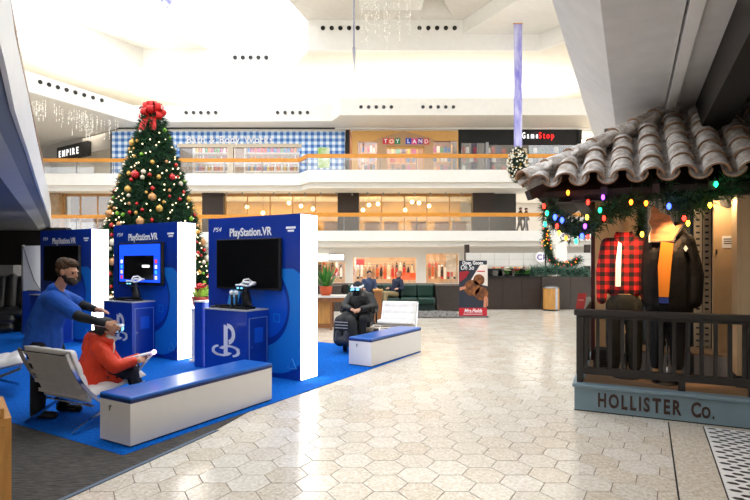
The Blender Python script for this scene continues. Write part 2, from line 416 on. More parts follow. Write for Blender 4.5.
struct(ribbon([(-22, 24), (-18, 31.4), (-13.6, 31.3), (-11.1, 35.3), (-6.2, 35.3), (-3.96, 31), (-4.64, 28.65), (-5.6, 25.5), (-5.6, 22)], ZU - .02, ZR, -.06).build('trim_4', WHITE))
sk = struct(MB().box(-24, 14, -12, 35.6, ZR, ZR + .02).build('window_1', glass('skylight_glass', (1, 1, 1), .04)))
skf = MB()
for k in range(10): skf.box(-22 + 4 * k - .04, -22 + 4 * k + .04, -12, 35.6, ZR + .02, ZR + .12)
skf.build('mullion', WHITE, sk)

# cove lamps: strip lights hidden behind the bulkhead that wash the cove ceiling
for a, b in ((( -15.5, 38.2), (-3, 38.2)), ((-2, 37.2), (13.6, 37.2)), ((-19.5, 27), (-17.3, 36))):
    a = Vector((*a, ZTF + .15)); b = Vector((*b, ZTF + .15)); d = b - a
    l = lamp('cove_lamp', 'AREA', (a + b) / 2, 26 * d.length, (1, .98, .93), d.length, .4, (R(180), 0, math.atan2(d.y, d.x)))

# ---- third floor shopfronts (wall plane DW), second floor and ground floor
Y = DW
def XW(px, d=Y): return X(px, d)
ZW3 = ZT
BLKL = M('black_band', (38, 36, 34), .6)
struct(MB().box(XW(118), 26, Y + .06, Y + .2, H(131, Y), ZT).box(XW(118), 26, Y - .1, Y + .06, H(130, Y) + .02, ZT).build('wall_third_header', WHITE))
struct(MB().box(XW(118), XW(335), Y - .13, Y - .1, H(129.5, Y), H(128, Y)).box(XW(335), 26, Y - .13, Y - .1, H(127, Y), H(125.5, Y)).build('trim_5', BLKL))
# gingham facade
m, nt, N, L, b = MX('gingham_print')
tc = N.new('ShaderNodeTexCoord'); sx_ = N.new('ShaderNodeSeparateXYZ'); L.new(tc.outputs['Object'], sx_.inputs[0])
def stripe(out, per):
    a = N.new('ShaderNodeMath'); a.operation = 'MULTIPLY'; a.inputs[1].default_value = 1 / per; L.new(out, a.inputs[0])
    c = N.new('ShaderNodeMath'); c.operation = 'FRACT'; L.new(a.outputs[0], c.inputs[0])
    g = N.new('ShaderNodeMath'); g.operation = 'GREATER_THAN'; g.inputs[1].default_value = .5; L.new(c.outputs[0], g.inputs[0]); return g
s1 = stripe(sx_.outputs[0], .42); s2 = stripe(sx_.outputs[2], .42)
ad = N.new('ShaderNodeMath'); ad.operation = 'ADD'; L.new(s1.outputs[0], ad.inputs[0]); L.new(s2.outputs[0], ad.inputs[1])
hf = N.new('ShaderNodeMath'); hf.operation = 'MULTIPLY'; hf.inputs[1].default_value = .5; L.new(ad.outputs[0], hf.inputs[0])
rp = N.new('ShaderNodeValToRGB'); rp.color_ramp.interpolation = 'CONSTANT'
rp.color_ramp.elements[0].color = C3((238, 243, 250)); rp.color_ramp.elements[1].position = .4; rp.color_ramp.elements[1].color = C3((140, 180, 226))
e = rp.color_ramp.elements.new(.8); e.color = C3((40, 96, 178)); L.new(hf.outputs[0], rp.inputs[0]); L.new(rp.outputs[0], b.inputs['Base Color'])
GING = m
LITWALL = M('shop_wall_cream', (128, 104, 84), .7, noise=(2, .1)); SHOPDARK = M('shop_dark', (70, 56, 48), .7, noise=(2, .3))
def opening_wall(name, mat, x0, x1, z0, z1, holes, y, th=.15):
    """wall with rectangular openings (x0,x1,z0,z1) built from boxes"""
    mb = MB(); xs = sorted({x0, x1, *[h[0] for h in holes], *[h[1] for h in holes]}); zs = sorted({z0, z1, *[h[2] for h in holes], *[h[3] for h in holes]})
    for i in range(len(xs) - 1):
        for j in range(len(zs) - 1):
            cx, cz = (xs[i] + xs[i + 1]) / 2, (zs[j] + zs[j + 1]) / 2
            if any(h[0] < cx < h[1] and h[2] < cz < h[3] for h in holes): continue
            mb.box(xs[i], xs[i + 1], y, y + th, zs[j], zs[j + 1])
    return mb.build(name, mat)
g0, g1 = XW(113), XW(345)
hz = H(148, Y)
fr = thing('shopfront', 'blue and white gingham shopfront on the top floor', 'shopfront', (0, Y - .15, Z3))
def loc_(o, p): o.location = -Vector(p.location) + o.location; return o
def child(o, p): o.parent = p; o.location = Vector(o.location) - Vector(p.location); return o
child(opening_wall('facade', GING, g0, g1, Z3, H(132, Y), [(XW(180), XW(228), Z3, hz), (XW(234), XW(300), Z3, hz)], Y - .15), fr)
child(MB().box(XW(178), XW(302), Y - .2, Y - .02, hz, hz + .25).box(XW(228), XW(234), Y - .2, Y, Z3, hz).build('lintel', M('pale_lintel', (206, 192, 172), .6)), fr)
letter_row('Bath & Body Works', .66, PRINTW, fr, XW(188), XW(273), -.04, H(143.5, Y) - Z3, .95, .004)
child(MB().box(XW(318), XW(330), Y - .2, Y - .15, H(168, Y), H(148, Y)).build('poster', M('poster_green', (150, 196, 90), .5, noise=(2, .5), c2=(240, 240, 230))), fr)
child(MB().box(XW(180), XW(228), Y - .05, Y - .03, Z3, hz).build('pane', GLASSM), fr)
child(MB().box(XW(234), XW(300), Y - .05, Y - .03, Z3, hz).build('pane', GLASSM), fr)
# toy shop facade with a gable portal
PLY = M('plywood', (226, 176, 104), .55, noise=(3, .12, (5, 1, 1))); PORT = M('tan_portal', (190, 152, 112), .6, noise=(4, .08))
ts = thing('shopfront', 'toy shop front with a tan gabled portal and coloured letter blocks', 'shopfront', (0, Y - .15, Z3))
child(opening_wall('facade', PLY, XW(352), XW(458), Z3, H(131.2, Y), [(XW(358), XW(377), Z3, H(142, Y)), (XW(386), XW(423), Z3, H(149, Y)), (XW(433), XW(457), Z3, H(141, Y))], Y - .12), ts)
for k in range(26):
    xx = XW(352) + (XW(458) - XW(352)) * k / 26
    child(MB().box(xx, xx + .24, Y - .15, Y - .12, H(140.4, Y), H(131.3, Y)).build('plank', PLY), ts)
pr = [(XW(377), H(147, Y)), (XW(377), H(140, Y)), (XW(404), H(132, Y)), (XW(433), H(140, Y)), (XW(433), H(147, Y))]
child(MB().extr(pr, Y - .32, Y - .15).box(XW(377), XW(386.5), Y - .32, Y - .15, Z3, H(147, Y)).box(XW(424), XW(433), Y - .32, Y - .15, Z3, H(147, Y)).build('portal', PORT), ts)
for k, (ch, cc) in enumerate(zip('TOY LAND', ((206, 30, 60), (230, 96, 30), (20, 130, 84), None, (34, 70, 190), (220, 40, 140), (120, 40, 150), (210, 40, 50)))):
    if cc is None: continue
    xc = XW(385.5 + k * 5.9 - (1 if k > 3 else 0)); zc = H(142.3 + (k % 2) * .4, Y)
    bk = child(MB().box(xc - .19, xc + .19, Y - .38, Y - .33, zc - .2, zc + .2, mat=None).build('letter_block', M('block_%d' % k, cc, .4)), ts)
    t = text('letter', ch, .38, PRINTW, bk, (xc, Y - .39, zc - .13), ext=.005, off=.008); t.location = Vector(t.location) - Vector(ts.location) - Vector(bk.location)
for a, c in ((358, 377), (386, 423), (433, 457)): child(MB().box(XW(a), XW(c), Y - .04, Y - .02, Z3, H(142, Y) if a != 386 else H(149, Y)).build('pane', GLASSM), ts)
# black game shop
gs = thing('shopfront', 'black game shop front with white and red sign letters', 'shopfront', (0, Y - .15, Z3))
child(opening_wall('facade', BLACK, XW(459), XW(577), Z3, H(130, Y), [(XW(461), XW(485), Z3, H(143, Y)), (XW(488), XW(574), Z3, H(145, Y))], Y - .12), gs)
letter_row('Game', .6, M('sign_white', (255, 255, 255), .4, emit=((255, 255, 255), .6)), gs, XW(521.5), XW(537), -.05, H(139, Y) - Z3, .52, .003)
letter_row('Stop', .6, M('sign_red', (235, 30, 30), .4, emit=((240, 20, 20), .6)), gs, XW(538), XW(553), -.05, H(139, Y) - Z3, .75, .006)
for a, c, z in ((461, 485, 143), (488, 574, 145)): child(MB().box(XW(a), XW(c), Y - .04, Y - .02, Z3, H(z, Y)).build('pane', GLASSM), gs)
child(MB().box(XW(485), XW(488), Y - .25, Y - .1, Z3, H(143, Y)).build('jamb', STEEL), gs)
for a in (347.5, 578.5): struct(MB().box(XW(a) - .12, XW(a) + .12, Y - .3, Y, Z3, H(131, Y)).build('trim_6', BLACK))
# corner shop on the receding wall at left
pa, pbb = Vector((X(117, 36.4), 36.4)), Vector((X(46, 42), 42)); dv = (pbb - pa).normalized(); ang = math.atan2(-dv.y, -dv.x)
es = thing('shopfront', 'dark corner shopfront with a black sign of white letters, top left', 'shopfront', (pbb.x, pbb.y, Z3), ang)
Lw = (pbb - pa).length; he = H(135, 38) - Z3
GRWALL = M('shop_grey_wall', (150, 146, 140), .7)
ow = opening_wall('facade', GRWALL, 0, Lw, 0, ZT - Z3, [(.6, 4.6, 0, 2.1), (4.9, Lw - .9, 0, 2.2)], 0); ow.parent = es
BX('jamb', BLACK, es, Lw - .55, Lw - .15, -.15, 0, 0, ZT - Z3 - .3)
sg = BX('sign_box', BLACK, es, 2.4, 6.8, -.3, -.01, 1.95, 3.0)
letter_row('EMPIRE', .7, M('sign_plain_white', (250, 250, 250), .4, emit=((255, 255, 255), .3)), sg, 2.75, 5.6, -.32, 2.22, .85, .01)
BX('pane', GLASSM, es, .6, 4.6, .05, .07, 0, 2.1); BX('pane', GLASSM, es, 4.9, Lw - .9, .05, .07, 0, 2.2)
struct(MB().box(pbb.x - 8, pbb.x + .2, 42, 42.3, Z3, ZT).build('wall_left_third', GRWALL))
struct(MB().box(XW(579), 26, Y + 3, Y + 3.2, Z3, ZT).build('wall_right_third', CREAM))

# shop interiors: back walls, shelves, goods
def merch(prefix, label, cat, group, x0, x1, y, z, n, hts, wid, cols, kind='box'):
    for k in range(n):
        x = x0 + (x1 - x0) * (k + .5 + random.uniform(-.06, .06)) / n; h = random.uniform(*hts); w = min(random.uniform(*wid), (x1 - x0) / n * .8 / (1.24 if kind == 'coat' else 1))
        c = random.choice(cols); mt = M('goods_%d_%d_%d' % c, c, .6)
        mb = MB()
        if kind == 'box':
            mb.box(x - w / 2, x + w / 2, y - w / 2, y + w / 2, z, z + h * .8); mb.box(x - w / 2.3, x + w / 2.3, y - w / 2.3, y + w / 2.3, z + h * .8, z + h)
        elif kind == 'coat':
            mb.extr([(x - w * .5, z), (x + w * .5, z), (x + w * .42, z + h * .8), (x + w * .15, z + h), (x - w * .15, z + h), (x - w * .42, z + h * .8)], y - .09, y + .09)
            mb.extr([(x + w * .42, z + h * .82), (x + w * .62, z + h * .25), (x + w * .5, z + h * .22), (x + w * .35, z + h * .6)], y - .07, y + .07)
            mb.extr([(x - w * .42, z + h * .82), (x - w * .35, z + h * .6), (x - w * .5, z + h * .22), (x - w * .62, z + h * .25)], y - .07, y + .07)
        elif kind == 'bottle':
            mb.lathe([(w * .5, 0), (w * .5, h * .6), (w * .2, h * .75), (w * .2, h)], 8, (x, y, z))
        tag(mb.build(prefix, mt), label, cat, group)
def shelf(x0, x1, y, z, n, gap, label, mat):
    t = thing('shelving_unit', label, 'shelf', ((x0 + x1) / 2, y, z)); w = (x1 - x0) / 2
    for k in range(n): BX('shelf_board', mat, t, -w, w, -.2, .2, .1 + k * gap, .16 + k * gap)
    for s in (-1, 1): BX('side_panel', mat, t, s * w - .03, s * w + .03, -.2, .2, 0, n * gap + .1)
    return t
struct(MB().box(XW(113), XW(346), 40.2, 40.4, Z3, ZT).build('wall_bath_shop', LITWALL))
struct(MB().box(XW(351), XW(458), 40.2, 40.4, Z3, ZT).box(XW(346), XW(350), Y, 40.4, Z3, ZT).build('wall_toy_shop', M('toy_wall', (168, 116, 74), .7)))
struct(MB().box(XW(459), XW(579), 40.2, 40.4, Z3, ZT).box(XW(458), XW(459.5), Y, 40.4, Z3, ZT).box(XW(577), XW(579), Y, 40.4, Z3, ZT).build('wall_game_shop', M('game_wall', (84, 70, 64), .7)))
brights = [(200, 40, 40), (230, 190, 60), (40, 110, 180), (240, 240, 235), (60, 150, 80), (180, 60, 140), (240, 130, 40)]
shelf(XW(184), XW(226), 38.2, Z3, 4, .66, 'white display shelves behind the left gingham shop window', WHITEGLOSS)
shelf(XW(238), XW(298), 38.2, Z3, 4, .66, 'white display shelves behind the right gingham shop window', WHITEGLOSS)
for k in range(4):
    merch('soap_bottle', 'small bright bottle on the gingham shop shelves', 'bottle', 'bottles in the gingham shop', XW(186), XW(224), 38.2, Z3 + .161 + .66 * k, 12, (.35, .55), (.16, .26), brights, 'bottle')
    merch('soap_bottle', 'small bright bottle on the gingham shop shelves', 'bottle', 'bottles in the gingham shop', XW(240), XW(296), 38.2, Z3 + .161 + .66 * k, 16, (.35, .55), (.16, .26), brights, 'bottle')
shelf(XW(360), XW(376), 38.2, Z3, 4, .66, 'toy shelves behind the left toy shop window', PLY)
shelf(XW(390), XW(420), 38.6, Z3, 4, .66, 'toy shelves seen through the toy shop doorway', PLY)
shelf(XW(435), XW(456), 38.2, Z3, 4, .66, 'toy shelves behind the right toy shop window', PLY)
for k in range(4):
    for a, c, yy, g_ in ((361, 375, 38.2, .55), (391, 419, 38.6, .6), (436, 455, 38.2, .55)):
        merch('toy_box', 'small colourful toy box on the toy shop shelves', 'toy', 'toys in the toy shop', XW(a), XW(c), yy, Z3 + .161 + .66 * k, 5, (.3, .55), (.18, .34), brights + [(60, 40, 40), (90, 60, 50)])
shelf(XW(462), XW(484), 38.4, Z3, 4, .66, 'dark shelves behind the narrow game shop window', BROWN)
shelf(XW(490), XW(572), 38.4, Z3, 4, .66, 'dark shelves behind the wide game shop window', BROWN)
for k in range(4):
    for a, c, n in ((463, 483, 5), (492, 570, 14)):
        merch('game_case', 'small game case on the dark shop shelves', 'game', 'cases in the game shop', XW(a), XW(c), 38.4, Z3 + .161 + .66 * k, n, (.3, .5), (.2, .38), [(40, 40, 44), (180, 30, 30), (220, 220, 215), (60, 90, 60), (70, 60, 110)])
for a, c, e in ((184, 298, 90), (355, 456, 90), (464, 574, 40), (60, 112, 60), (582, 620, 160)):
    l = lamp('shop_lamp', 'AREA', ((XW(a) + XW(c)) / 2, 38.3, ZT - .1), e, (1, .88, .72), XW(c) - XW(a), 2.5)
# second floor (wall plane Y): dark columns, warm windows
for a, c in ((54, 63), ): struct(MB().box(XW(a), XW(c), Y - .5, Y + .3, Z2, Z3B).build('wall_second_pier', M('tan_stone', (160, 132, 100), .7, noise=(4, .3))))
for a, c in ((204, 225), (338, 359), (472, 493)): struct(MB().box(XW(a), XW(c), Y - .4, Y + .3, Z2, Z3B).build('wall_second_pier', BROWN))
WARM = M('warm_wall', (206, 164, 84), .7, noise=(1.2, .3)); 
struct(MB().box(XW(115), XW(472), 41, 41.2, Z2, Z3B).build('wall_second_back', WARM))
struct(MB().box(XW(54), XW(115), 38.2, 38.4, Z2, Z3B).build('wall_second_dark', M('brown_shop_wall', (104, 78, 60), .7, noise=(2, .3))))
struct(MB().box(XW(493), XW(516), Y, Y + .3, Z2, Z3B).build('wall_second_shutter', M('dark_shutter', (44, 40, 38), .6)))
struct(MB().box(XW(516), 26, 42, 42.2, Z2, Z3B).build('wall_second_corridor', M('corridor_wall', (206, 200, 194), .7)))
for a, c, n in ((63, 115, 3), (115, 204, 4), (225, 338, 5), (359, 472, 5)):
    w = thing('shop_window', 'wide glazed shop window on the middle floor, %s' % {63: 'over the far left booth panel', 115: 'behind the Christmas tree', 225: 'above the nearest booth panel', 359: 'between the two right dark columns'}[a], 'window', (XW(a), Y, Z2))
    wd = XW(c) - XW(a)
    for k in range(n):
        BX('pane', GLASSD, w, wd * k / n + .03, wd * (k + 1) / n - .03, 0, .03, .06, Z3B - Z2 - .2)
        BX('mullion', M('bronze_frame', (168, 122, 66), .4), w, wd * k / n - .03, wd * k / n + .03, -.04, .06, 0, Z3B - Z2 - .15)
    BX('transom', M('bronze_frame', (168, 122, 66), .4), w, 0, wd, -.04, .06, Z3B - Z2 - .2, Z3B - Z2)
GLOW = M('warm_globe', (255, 226, 170), .5, emit=((255, 214, 150), 9))
for k_, (px, py) in enumerate(sorted(((289, 203), (313, 209), (301, 206), (263, 213), (369, 205), (378, 204), (412, 202), (419, 203), (429, 206), (363, 210), (247, 207), (405, 210)))):
    d = 37.6 + random.random(); p = PD(px, py, d)
    t = thing('pendant_lamp', 'glowing round pendant lamp behind the middle floor windows, %s from left' % ORD[k_], 'lamp', p, 0, 'pendants on the middle floor')
    MB().ball((0, 0, 0), .14, 12, 8).build('globe', GLOW, t, True); MB().tube([(0, 0, .17), (0, 0, Z3B - p.z)], .015, 6).build('cord', BLACK, t)
for k in range(16):
    px = 230 + k * 15.3
    t = thing('track_spot', 'tiny ceiling spotlight above the middle floor windows, %s from left' % ORD[k], 'lamp', (XW(px), Y - .8, Z3B), 0, 'track spots on the middle floor')
    MB().tube([(0, 0, 0), (0, 0, -.1)], .015, 6).build('stem', STEEL, t); MB().tube([(0, 0, -.08), (.04, -.08, -.22)], .06, 8).build('head', STEEL, t)
for a, c in ((118, 204), (226, 338), (360, 471)):
    lamp('restaurant_lamp', 'AREA', ((XW(a) + XW(c)) / 2, 38.8, Z3B - .05), 150, (1, .85, .55), XW(c) - XW(a), 3)
lamp('corridor_lamp', 'AREA', (XW(548), 39, Z3B - .05), 60, (1, .95, .88), 4, 3)
lamp('shop_lamp', 'AREA', (XW(85), 37.2, Z3B - .05), 25, (1, .8, .55), 3, 1)
# low booths seen through the warm windows
for k, px in enumerate((242, 262, 284, 308, 330, 372, 392, 420, 444, 462)):
    t = thing('booth_divider', 'low wooden divider behind the middle floor windows, %s from left' % ORD[k], 'divider', (XW(px), 37.4, Z2), 0, 'dividers on the middle floor')
    BX('panel', M('divider_wood', (190, 128, 60), .5, noise=(3, .3)), t, -.5, .5, -.05, .05, 0, .85); BX('cap', BROWN, t, -.52, .52, -.08, .08, .85, .92)

# railings
def railing(label, pts, z, hh, step, mat=WOODR, glassmat=GLASSM, postm=STEEL, top=.24):
    t = thing('balcony_railing', label, 'railing', (pts[0][0], pts[0][1], z)); o = Vector((*pts[0], 0))
    P_ = [Vector((*p, 0)) - o for p in pts]
    hr = MB()
    for i in range(len(P_) - 1): hr.bar(P_[i] + Vector((0, 0, hh)), P_[i + 1] + Vector((0, 0, hh)), .12, top)
    hr.build('handrail', mat, t)
    for i in range(len(P_) - 1):
        d = P_[i + 1] - P_[i]; n = max(1, round(d.length / step))
        for k in range(n):
            a = P_[i] + d * (k / n); b = P_[i] + d * ((k + 1) / n); e = (b - a).normalized() * .03
            MB().bar(a + e + Vector((0, 0, hh * .5)), b - e + Vector((0, 0, hh * .5)), .02, hh * .88).build('glass_panel', glassmat, t)
            MB().bar(a, a + Vector((0, 0, hh)), .05, .05).build('post', postm, t)
    return t
rl = [(-27, 34.55), (X(300, 34.5) - .05, 34.55), (X(308, 33) - .05, 33.15), (21, 33.15)]
railing('honey wood and glass railing along the top floor balcony', rl, Z3, H(155.5, 33) - Z3, 2.4)
railing('honey wood and glass railing along the middle floor balcony', [(-27, 34.55), (X(428, 34.5), 34.55), (X(443, 33), 33.15), (21, 33.15)] if False else rl, Z2, H(214.5, 33) - Z2, 2.4)

# ground floor shops behind the seating
Yg = 36.2
GW = M('ground_wall', (226, 224, 220), .7)
Zg = Z2B
holes = [(X(316, Yg), X(345, Yg), 0, H(262, Yg)), (X(353, Yg), X(416, Yg), 0, H(257.5, Yg)), (X(426, Yg), X(458.5, Yg), 0, H(253.5, Yg)), (X(468, Yg), X(592, Yg), 0, H(268, Yg))]
struct(opening_wall('wall_ground_shops', GW, -27, 26, 0, Zg, holes, Yg))
struct(MB().box(-20, 26, 41, 41.2, 0, Zg).build('wall_ground_back', M('shop_beige', (206, 170, 130), .7, noise=(1, .2))))
sgn = thing('shop_sign', 'white lit sign box over the shop behind the potted fern', 'sign', (X(331, Yg), Yg - .12, H(260, Yg)))
for a, c in ((317, 328.5), (330, 344)): BX('sign_panel', M('sign_lit', (250, 248, 244), .5, emit=((255, 250, 245), .8)), sgn, X(a, Yg) - X(331, Yg), X(c, Yg) - X(331, Yg), 0, .1, 0, .38)
BX('sign_border', BROWN, sgn, X(329.6, Yg) - X(331, Yg), X(344.4, Yg) - X(331, Yg), .02, .11, -.03, .41)
for k, (a, b_, c, z) in enumerate(holes):
    w = struct(MB().box(a, b_, Yg + .05, Yg + .07, 0, z).build('window_%d' % (k + 2), GLASSM))
clothes = [(40, 34, 34), (200, 40, 30), (220, 196, 160), (150, 110, 80), (240, 236, 228), (80, 60, 50), (180, 150, 120), (210, 90, 40)]
for a, c, n, nm in ((318, 343, 6, 'left'), (356, 414, 15, 'centre'), (428, 456, 9, 'right')):
    for rr, (yy, zz) in enumerate(((37.6, .55), (38.8, .35), (40.2, .8))):
        t = thing('garment_rail', 'steel garment rail in the %s ground floor shop, %s row' % (nm, ('front', 'middle', 'back')[rr]), 'clothes rail', (0, yy, 0))
        MB().bar((X(a, yy), 0, zz + .86), (X(c, yy), 0, zz + .86), .04, .04).build('rail', STEEL, t)
        for q in (a, c): MB().bar((X(q, yy), 0, 0), (X(q, yy), 0, zz + .86), .04, .04).build('upright', STEEL, t)
        merch('hanging_garment', 'small hanging garment in the lit ground floor shops', 'clothes', 'garments in the ground floor shops', X(a, yy), X(c, yy), yy, zz, n, (.6, .84), (.17, .24), clothes, 'coat')
    lamp('shop_lamp', 'AREA', ((X(a, 38) + X(c, 38)) / 2, 38.2, Zg - .05), 7 * n, (1, .88, .74), X(c, 38) - X(a, 38), 3)
for k_, px in enumerate((322, 334, 360, 366, 372, 380, 388, 396, 402, 410, 431, 438, 446, 452)):
    t = thing('ceiling_bulb', 'tiny bright ceiling lamp inside the ground floor shops, %s from left' % ORD[k_], 'lamp', (X(px, 37.5), 37.5, Zg - .001), 0, 'lamps in the ground floor shops')
    MB().tube([(0, 0, 0), (0, 0, -.25)], .02, 6).build('stem', STEEL, t); MB().ball((0, 0, -.3), .07, 8, 6).build('bulb', GLOW, t, True)
po = thing('shop_poster', 'orange sale poster in the centre ground floor shop window', 'poster', (X(409, 36.6), 36.6, .35))
BX('board', M('poster_orange', (236, 82, 30), .5, emit=((236, 82, 30), .25)), po, -.5, .5, 0, .04, 0, .5); BX('stand', STEEL, po, -.03, .03, .04, .08, -.35, .3)
po = thing('shop_poster', 'bright pale fashion poster in the right ground floor shop', 'poster', (X(451, 36.8), 36.8, .9))
BX('board', M('poster_pale', (240, 226, 206), .5, noise=(3, .4)), po, -.35, .35, 0, .04, 0, 1.2); BX('stand', STEEL, po, -.03, .03, .04, .08, -.9, .8)
po = thing('shop_poster', 'square red poster high in the centre ground floor shop', 'poster', (X(360, 37), 37, 1.4))
BX('board', M('poster_red', (226, 60, 40), .5), po, -.3, .3, 0, .04, 0, .4); BX('stand', STEEL, po, -.03, .03, .04, .08, -1.4, .3)
# right: pale tiled band and dark food counter
TILE = M('pale_tile', (206, 204, 200), .4, noise=(1, .06))
tb = struct(MB().box(X(466, 30), X(592, 30), 30.02, 30.2, H(266, 30), H(252.8, 30)).build('trim_7', M('tile_joint', (150, 146, 140), .8)))
for r_ in range(2):
    for k in range(9):
        a = X(466, 30) + k * .82; MB().box(a + .01, a + .81, 30, 30.03, H(266, 30) + .01 + r_ * .375, H(266, 30) + .375 + r_ * .375).build('wall_tile', TILE, tb)
struct(MB().box(X(466, 30), X(470, 30), 30.2, 30.6, 0, Z2B).box(X(588, 30), X(592, 30), 30.2, 30.6, 0, Z2B).build('trim_8', BROWN))
struct(MB().box(X(556, 24), X(567, 24), 24, 24.5, 0, Z2B + .3).build('wall_column', WHITE))
cs = thing('shop_sign', 'round white sign with a purple letter beside the wreath', 'sign', PD(541, 257, 29.8))
MB().tube([(0, 0, 0), (0, .1, 0)], .3, 20).build('disc', PRINTW, cs); text('letter', 'C', .42, M('purple_print', (92, 40, 160), .5), cs, (-.09, -.02, -.15), ext=.01, off=.006); text('letter', 'l', .42, M('purple_print', (92, 40, 160), .5), cs, (.15, -.02, -.15), ext=.01, off=.006)

# ---- recessed spotlights in the fascias
SPM = M('spot_ring', (60, 58, 56), .4, .6); SPL = M('spot_lens', (12, 12, 12), .2)
def spots(pts, d, label, r=.16, dirn=(0, -1, 0)):
    for k_, p in enumerate(pts):
        if callable(d): w = d(*p)
        else: w = PD(p[0], p[1], d)
        t = thing('spotlight', label + ', %s from left' % ORD[k_], 'spotlight', w, math.atan2(dirn[1], dirn[0]) + R(90), label.replace('round black ', '')[:60])
        MB().tube([(0, .05, 0), (0, -.03, 0)], r, 14).build('rim', SPM, t); MB().tube([(0, -.025, 0), (0, -.04, 0)], r * .8, 14).build('lens', SPL, t)
spots([(323 + k * 8.7, 28) for k in range(5)], 30.98, 'round black spotlight in the upper fascia row left of the crystal strands', .13)
spots([(419.5 + k * 8.8, 28) for k in range(5)], 30.98, 'round black spotlight in the upper fascia row under the triangular coffer', .13)
spots([(235 + k * 7.8, 57.5) for k in range(5)], 35.28, 'round black spotlight in the fascia row below the skylight', .14)
spots([(186 + k * 7.4, 112.5) for k in range(5)], 34.38, 'round black spotlight in the lower fascia row right of the tree top', .11)
spots([(277.5 + k * 7.5, 112.5) for k in range(5)], 34.38, 'round black spotlight in the lower fascia row above the gingham shop', .11)
spots([(361 + k * 7.6, 107) for k in range(5)], 32.98, 'round black spotlight in the lower fascia row above the toy shop', .11)
spots([(423 + k * 7.6, 107) for k in range(5)], 32.98, 'round black spotlight in the lower fascia row above the game shop', .11)
la, lb = Vector(lowF[1]), Vector(lowF[2]); ld = (lb - la).normalized(); ln = Vector((ld.y, -ld.x))
def on_left(px, py):
    k = (px - 375) / F; t = (k * la.y - la.x) / (ld.x - k * ld.y); q = la + ld * t + ln * .02
    return Vector((q.x, q.y, H(py, q.y)))
spots([(40 + k * 8.8, 82 + k * 2.6) for k in range(8)], on_left, 'round black spotlight in the slanting fascia row at far left', .12, (ln.x, ln.y))

# ---- near balcony at left: fascia, sloped underside, soffit
HBt, HTp, HSo = 2.75, 3.34, 2.65
edge = [Vector((-.6, .5)), Vector((-1.0, 1.15)), Vector((-1.6, 2.1))] + [G(a, b_, HBt).xy for a, b_ in ((0, 67), (10, 110), (18, 133), (25, 152), (33, 177), (39, 194), (44, 207), (48.5, 219), (50, 226), (48, 231), (44, 235))]
def offset(pts, k):
    r = []
    for i, p in enumerate(pts):
        d = (pts[min(i + 1, len(pts) - 1)] - pts[max(i - 1, 0)]).normalized(); r.append(p + Vector((d.y, -d.x)) * k)
    return r
inn = offset(edge, -.32)
def closed(e): return e + [Vector((-26, e[-1].y)), Vector((-26, e[0].y))]
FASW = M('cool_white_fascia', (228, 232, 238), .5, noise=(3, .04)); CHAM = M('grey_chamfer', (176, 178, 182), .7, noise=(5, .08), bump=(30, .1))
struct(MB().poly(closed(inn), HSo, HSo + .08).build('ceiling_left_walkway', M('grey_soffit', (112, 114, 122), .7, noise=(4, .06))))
ch_ = MB(); fa = MB(); gr = MB(); e2 = offset(edge, .03); e3 = offset(edge, -.12)
for i in range(len(edge) - 1):
    for mb_, lo, hi, z0, z1 in ((ch_, inn, e3, HSo, HBt - .03), (gr, e3, edge, HBt - .03, HBt + .02), (fa, e2, e2, HBt, HTp)):
        mb_.add([(*lo[i], z0), (*lo[i + 1], z0), (*hi[i + 1], z1), (*hi[i], z1)], [(0, 1, 2, 3)])
    fa.add([(*edge[i], HBt), (*edge[i + 1], HBt), (*e2[i + 1], HBt), (*e2[i], HBt)], [(0, 1, 2, 3)])
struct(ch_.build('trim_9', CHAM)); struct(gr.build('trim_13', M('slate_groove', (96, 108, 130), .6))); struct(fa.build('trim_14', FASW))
struct(MB().poly(closed(edge), HTp - .15, HTp).build('floor_left_walkway', GREYP))
ri = offset(edge[1:], -.2)
railing('brown capped railing sweeping up along the near left balcony', [(p.x, p.y) for p in ri], HTp, 1.05, 1.5, M('brown_rail', (120, 84, 56), .4), GLASSM, M('bronze_post', (70, 54, 44), .4, .6), .09)
# dark walkway below it
struct(MB().box(-26, -10.3, 17.5, 17.8, 0, 2.75).build('wall_left', M('dark_wall', (34, 30, 28), .8)))
struct(MB().box(-26, -11.3, 16.4, 17.4, 0, 1.5).build('wall_left_low', M('grey_wall_panel', (150, 150, 152), .7)))
stl = thing('strip_light', 'slim white strip light on the dark walkway ceiling at far left', 'lamp', (G(3, 227.5, 2.72).x, G(3, 227.5, 2.72).y, 2.72))
BX('diffuser', M('strip_glow', (255, 250, 240), .5, emit=((255, 250, 240), 4)), stl, -.6, .3, -.1, .1, -.02, .01); BX('housing', STEEL, stl, -.65, .35, -.14, .14, .01, .03)

# ---- the mall goes on behind the photographer: rear wall and the shop block at right
struct(MB().box(-30, 30, -12.3, -12, 0, 16.8).build('wall_rear', CREAM))
struct(MB().box(-26.3, -26, -12, 20, 0, 16.8).build('wall_left_outer', CREAM))
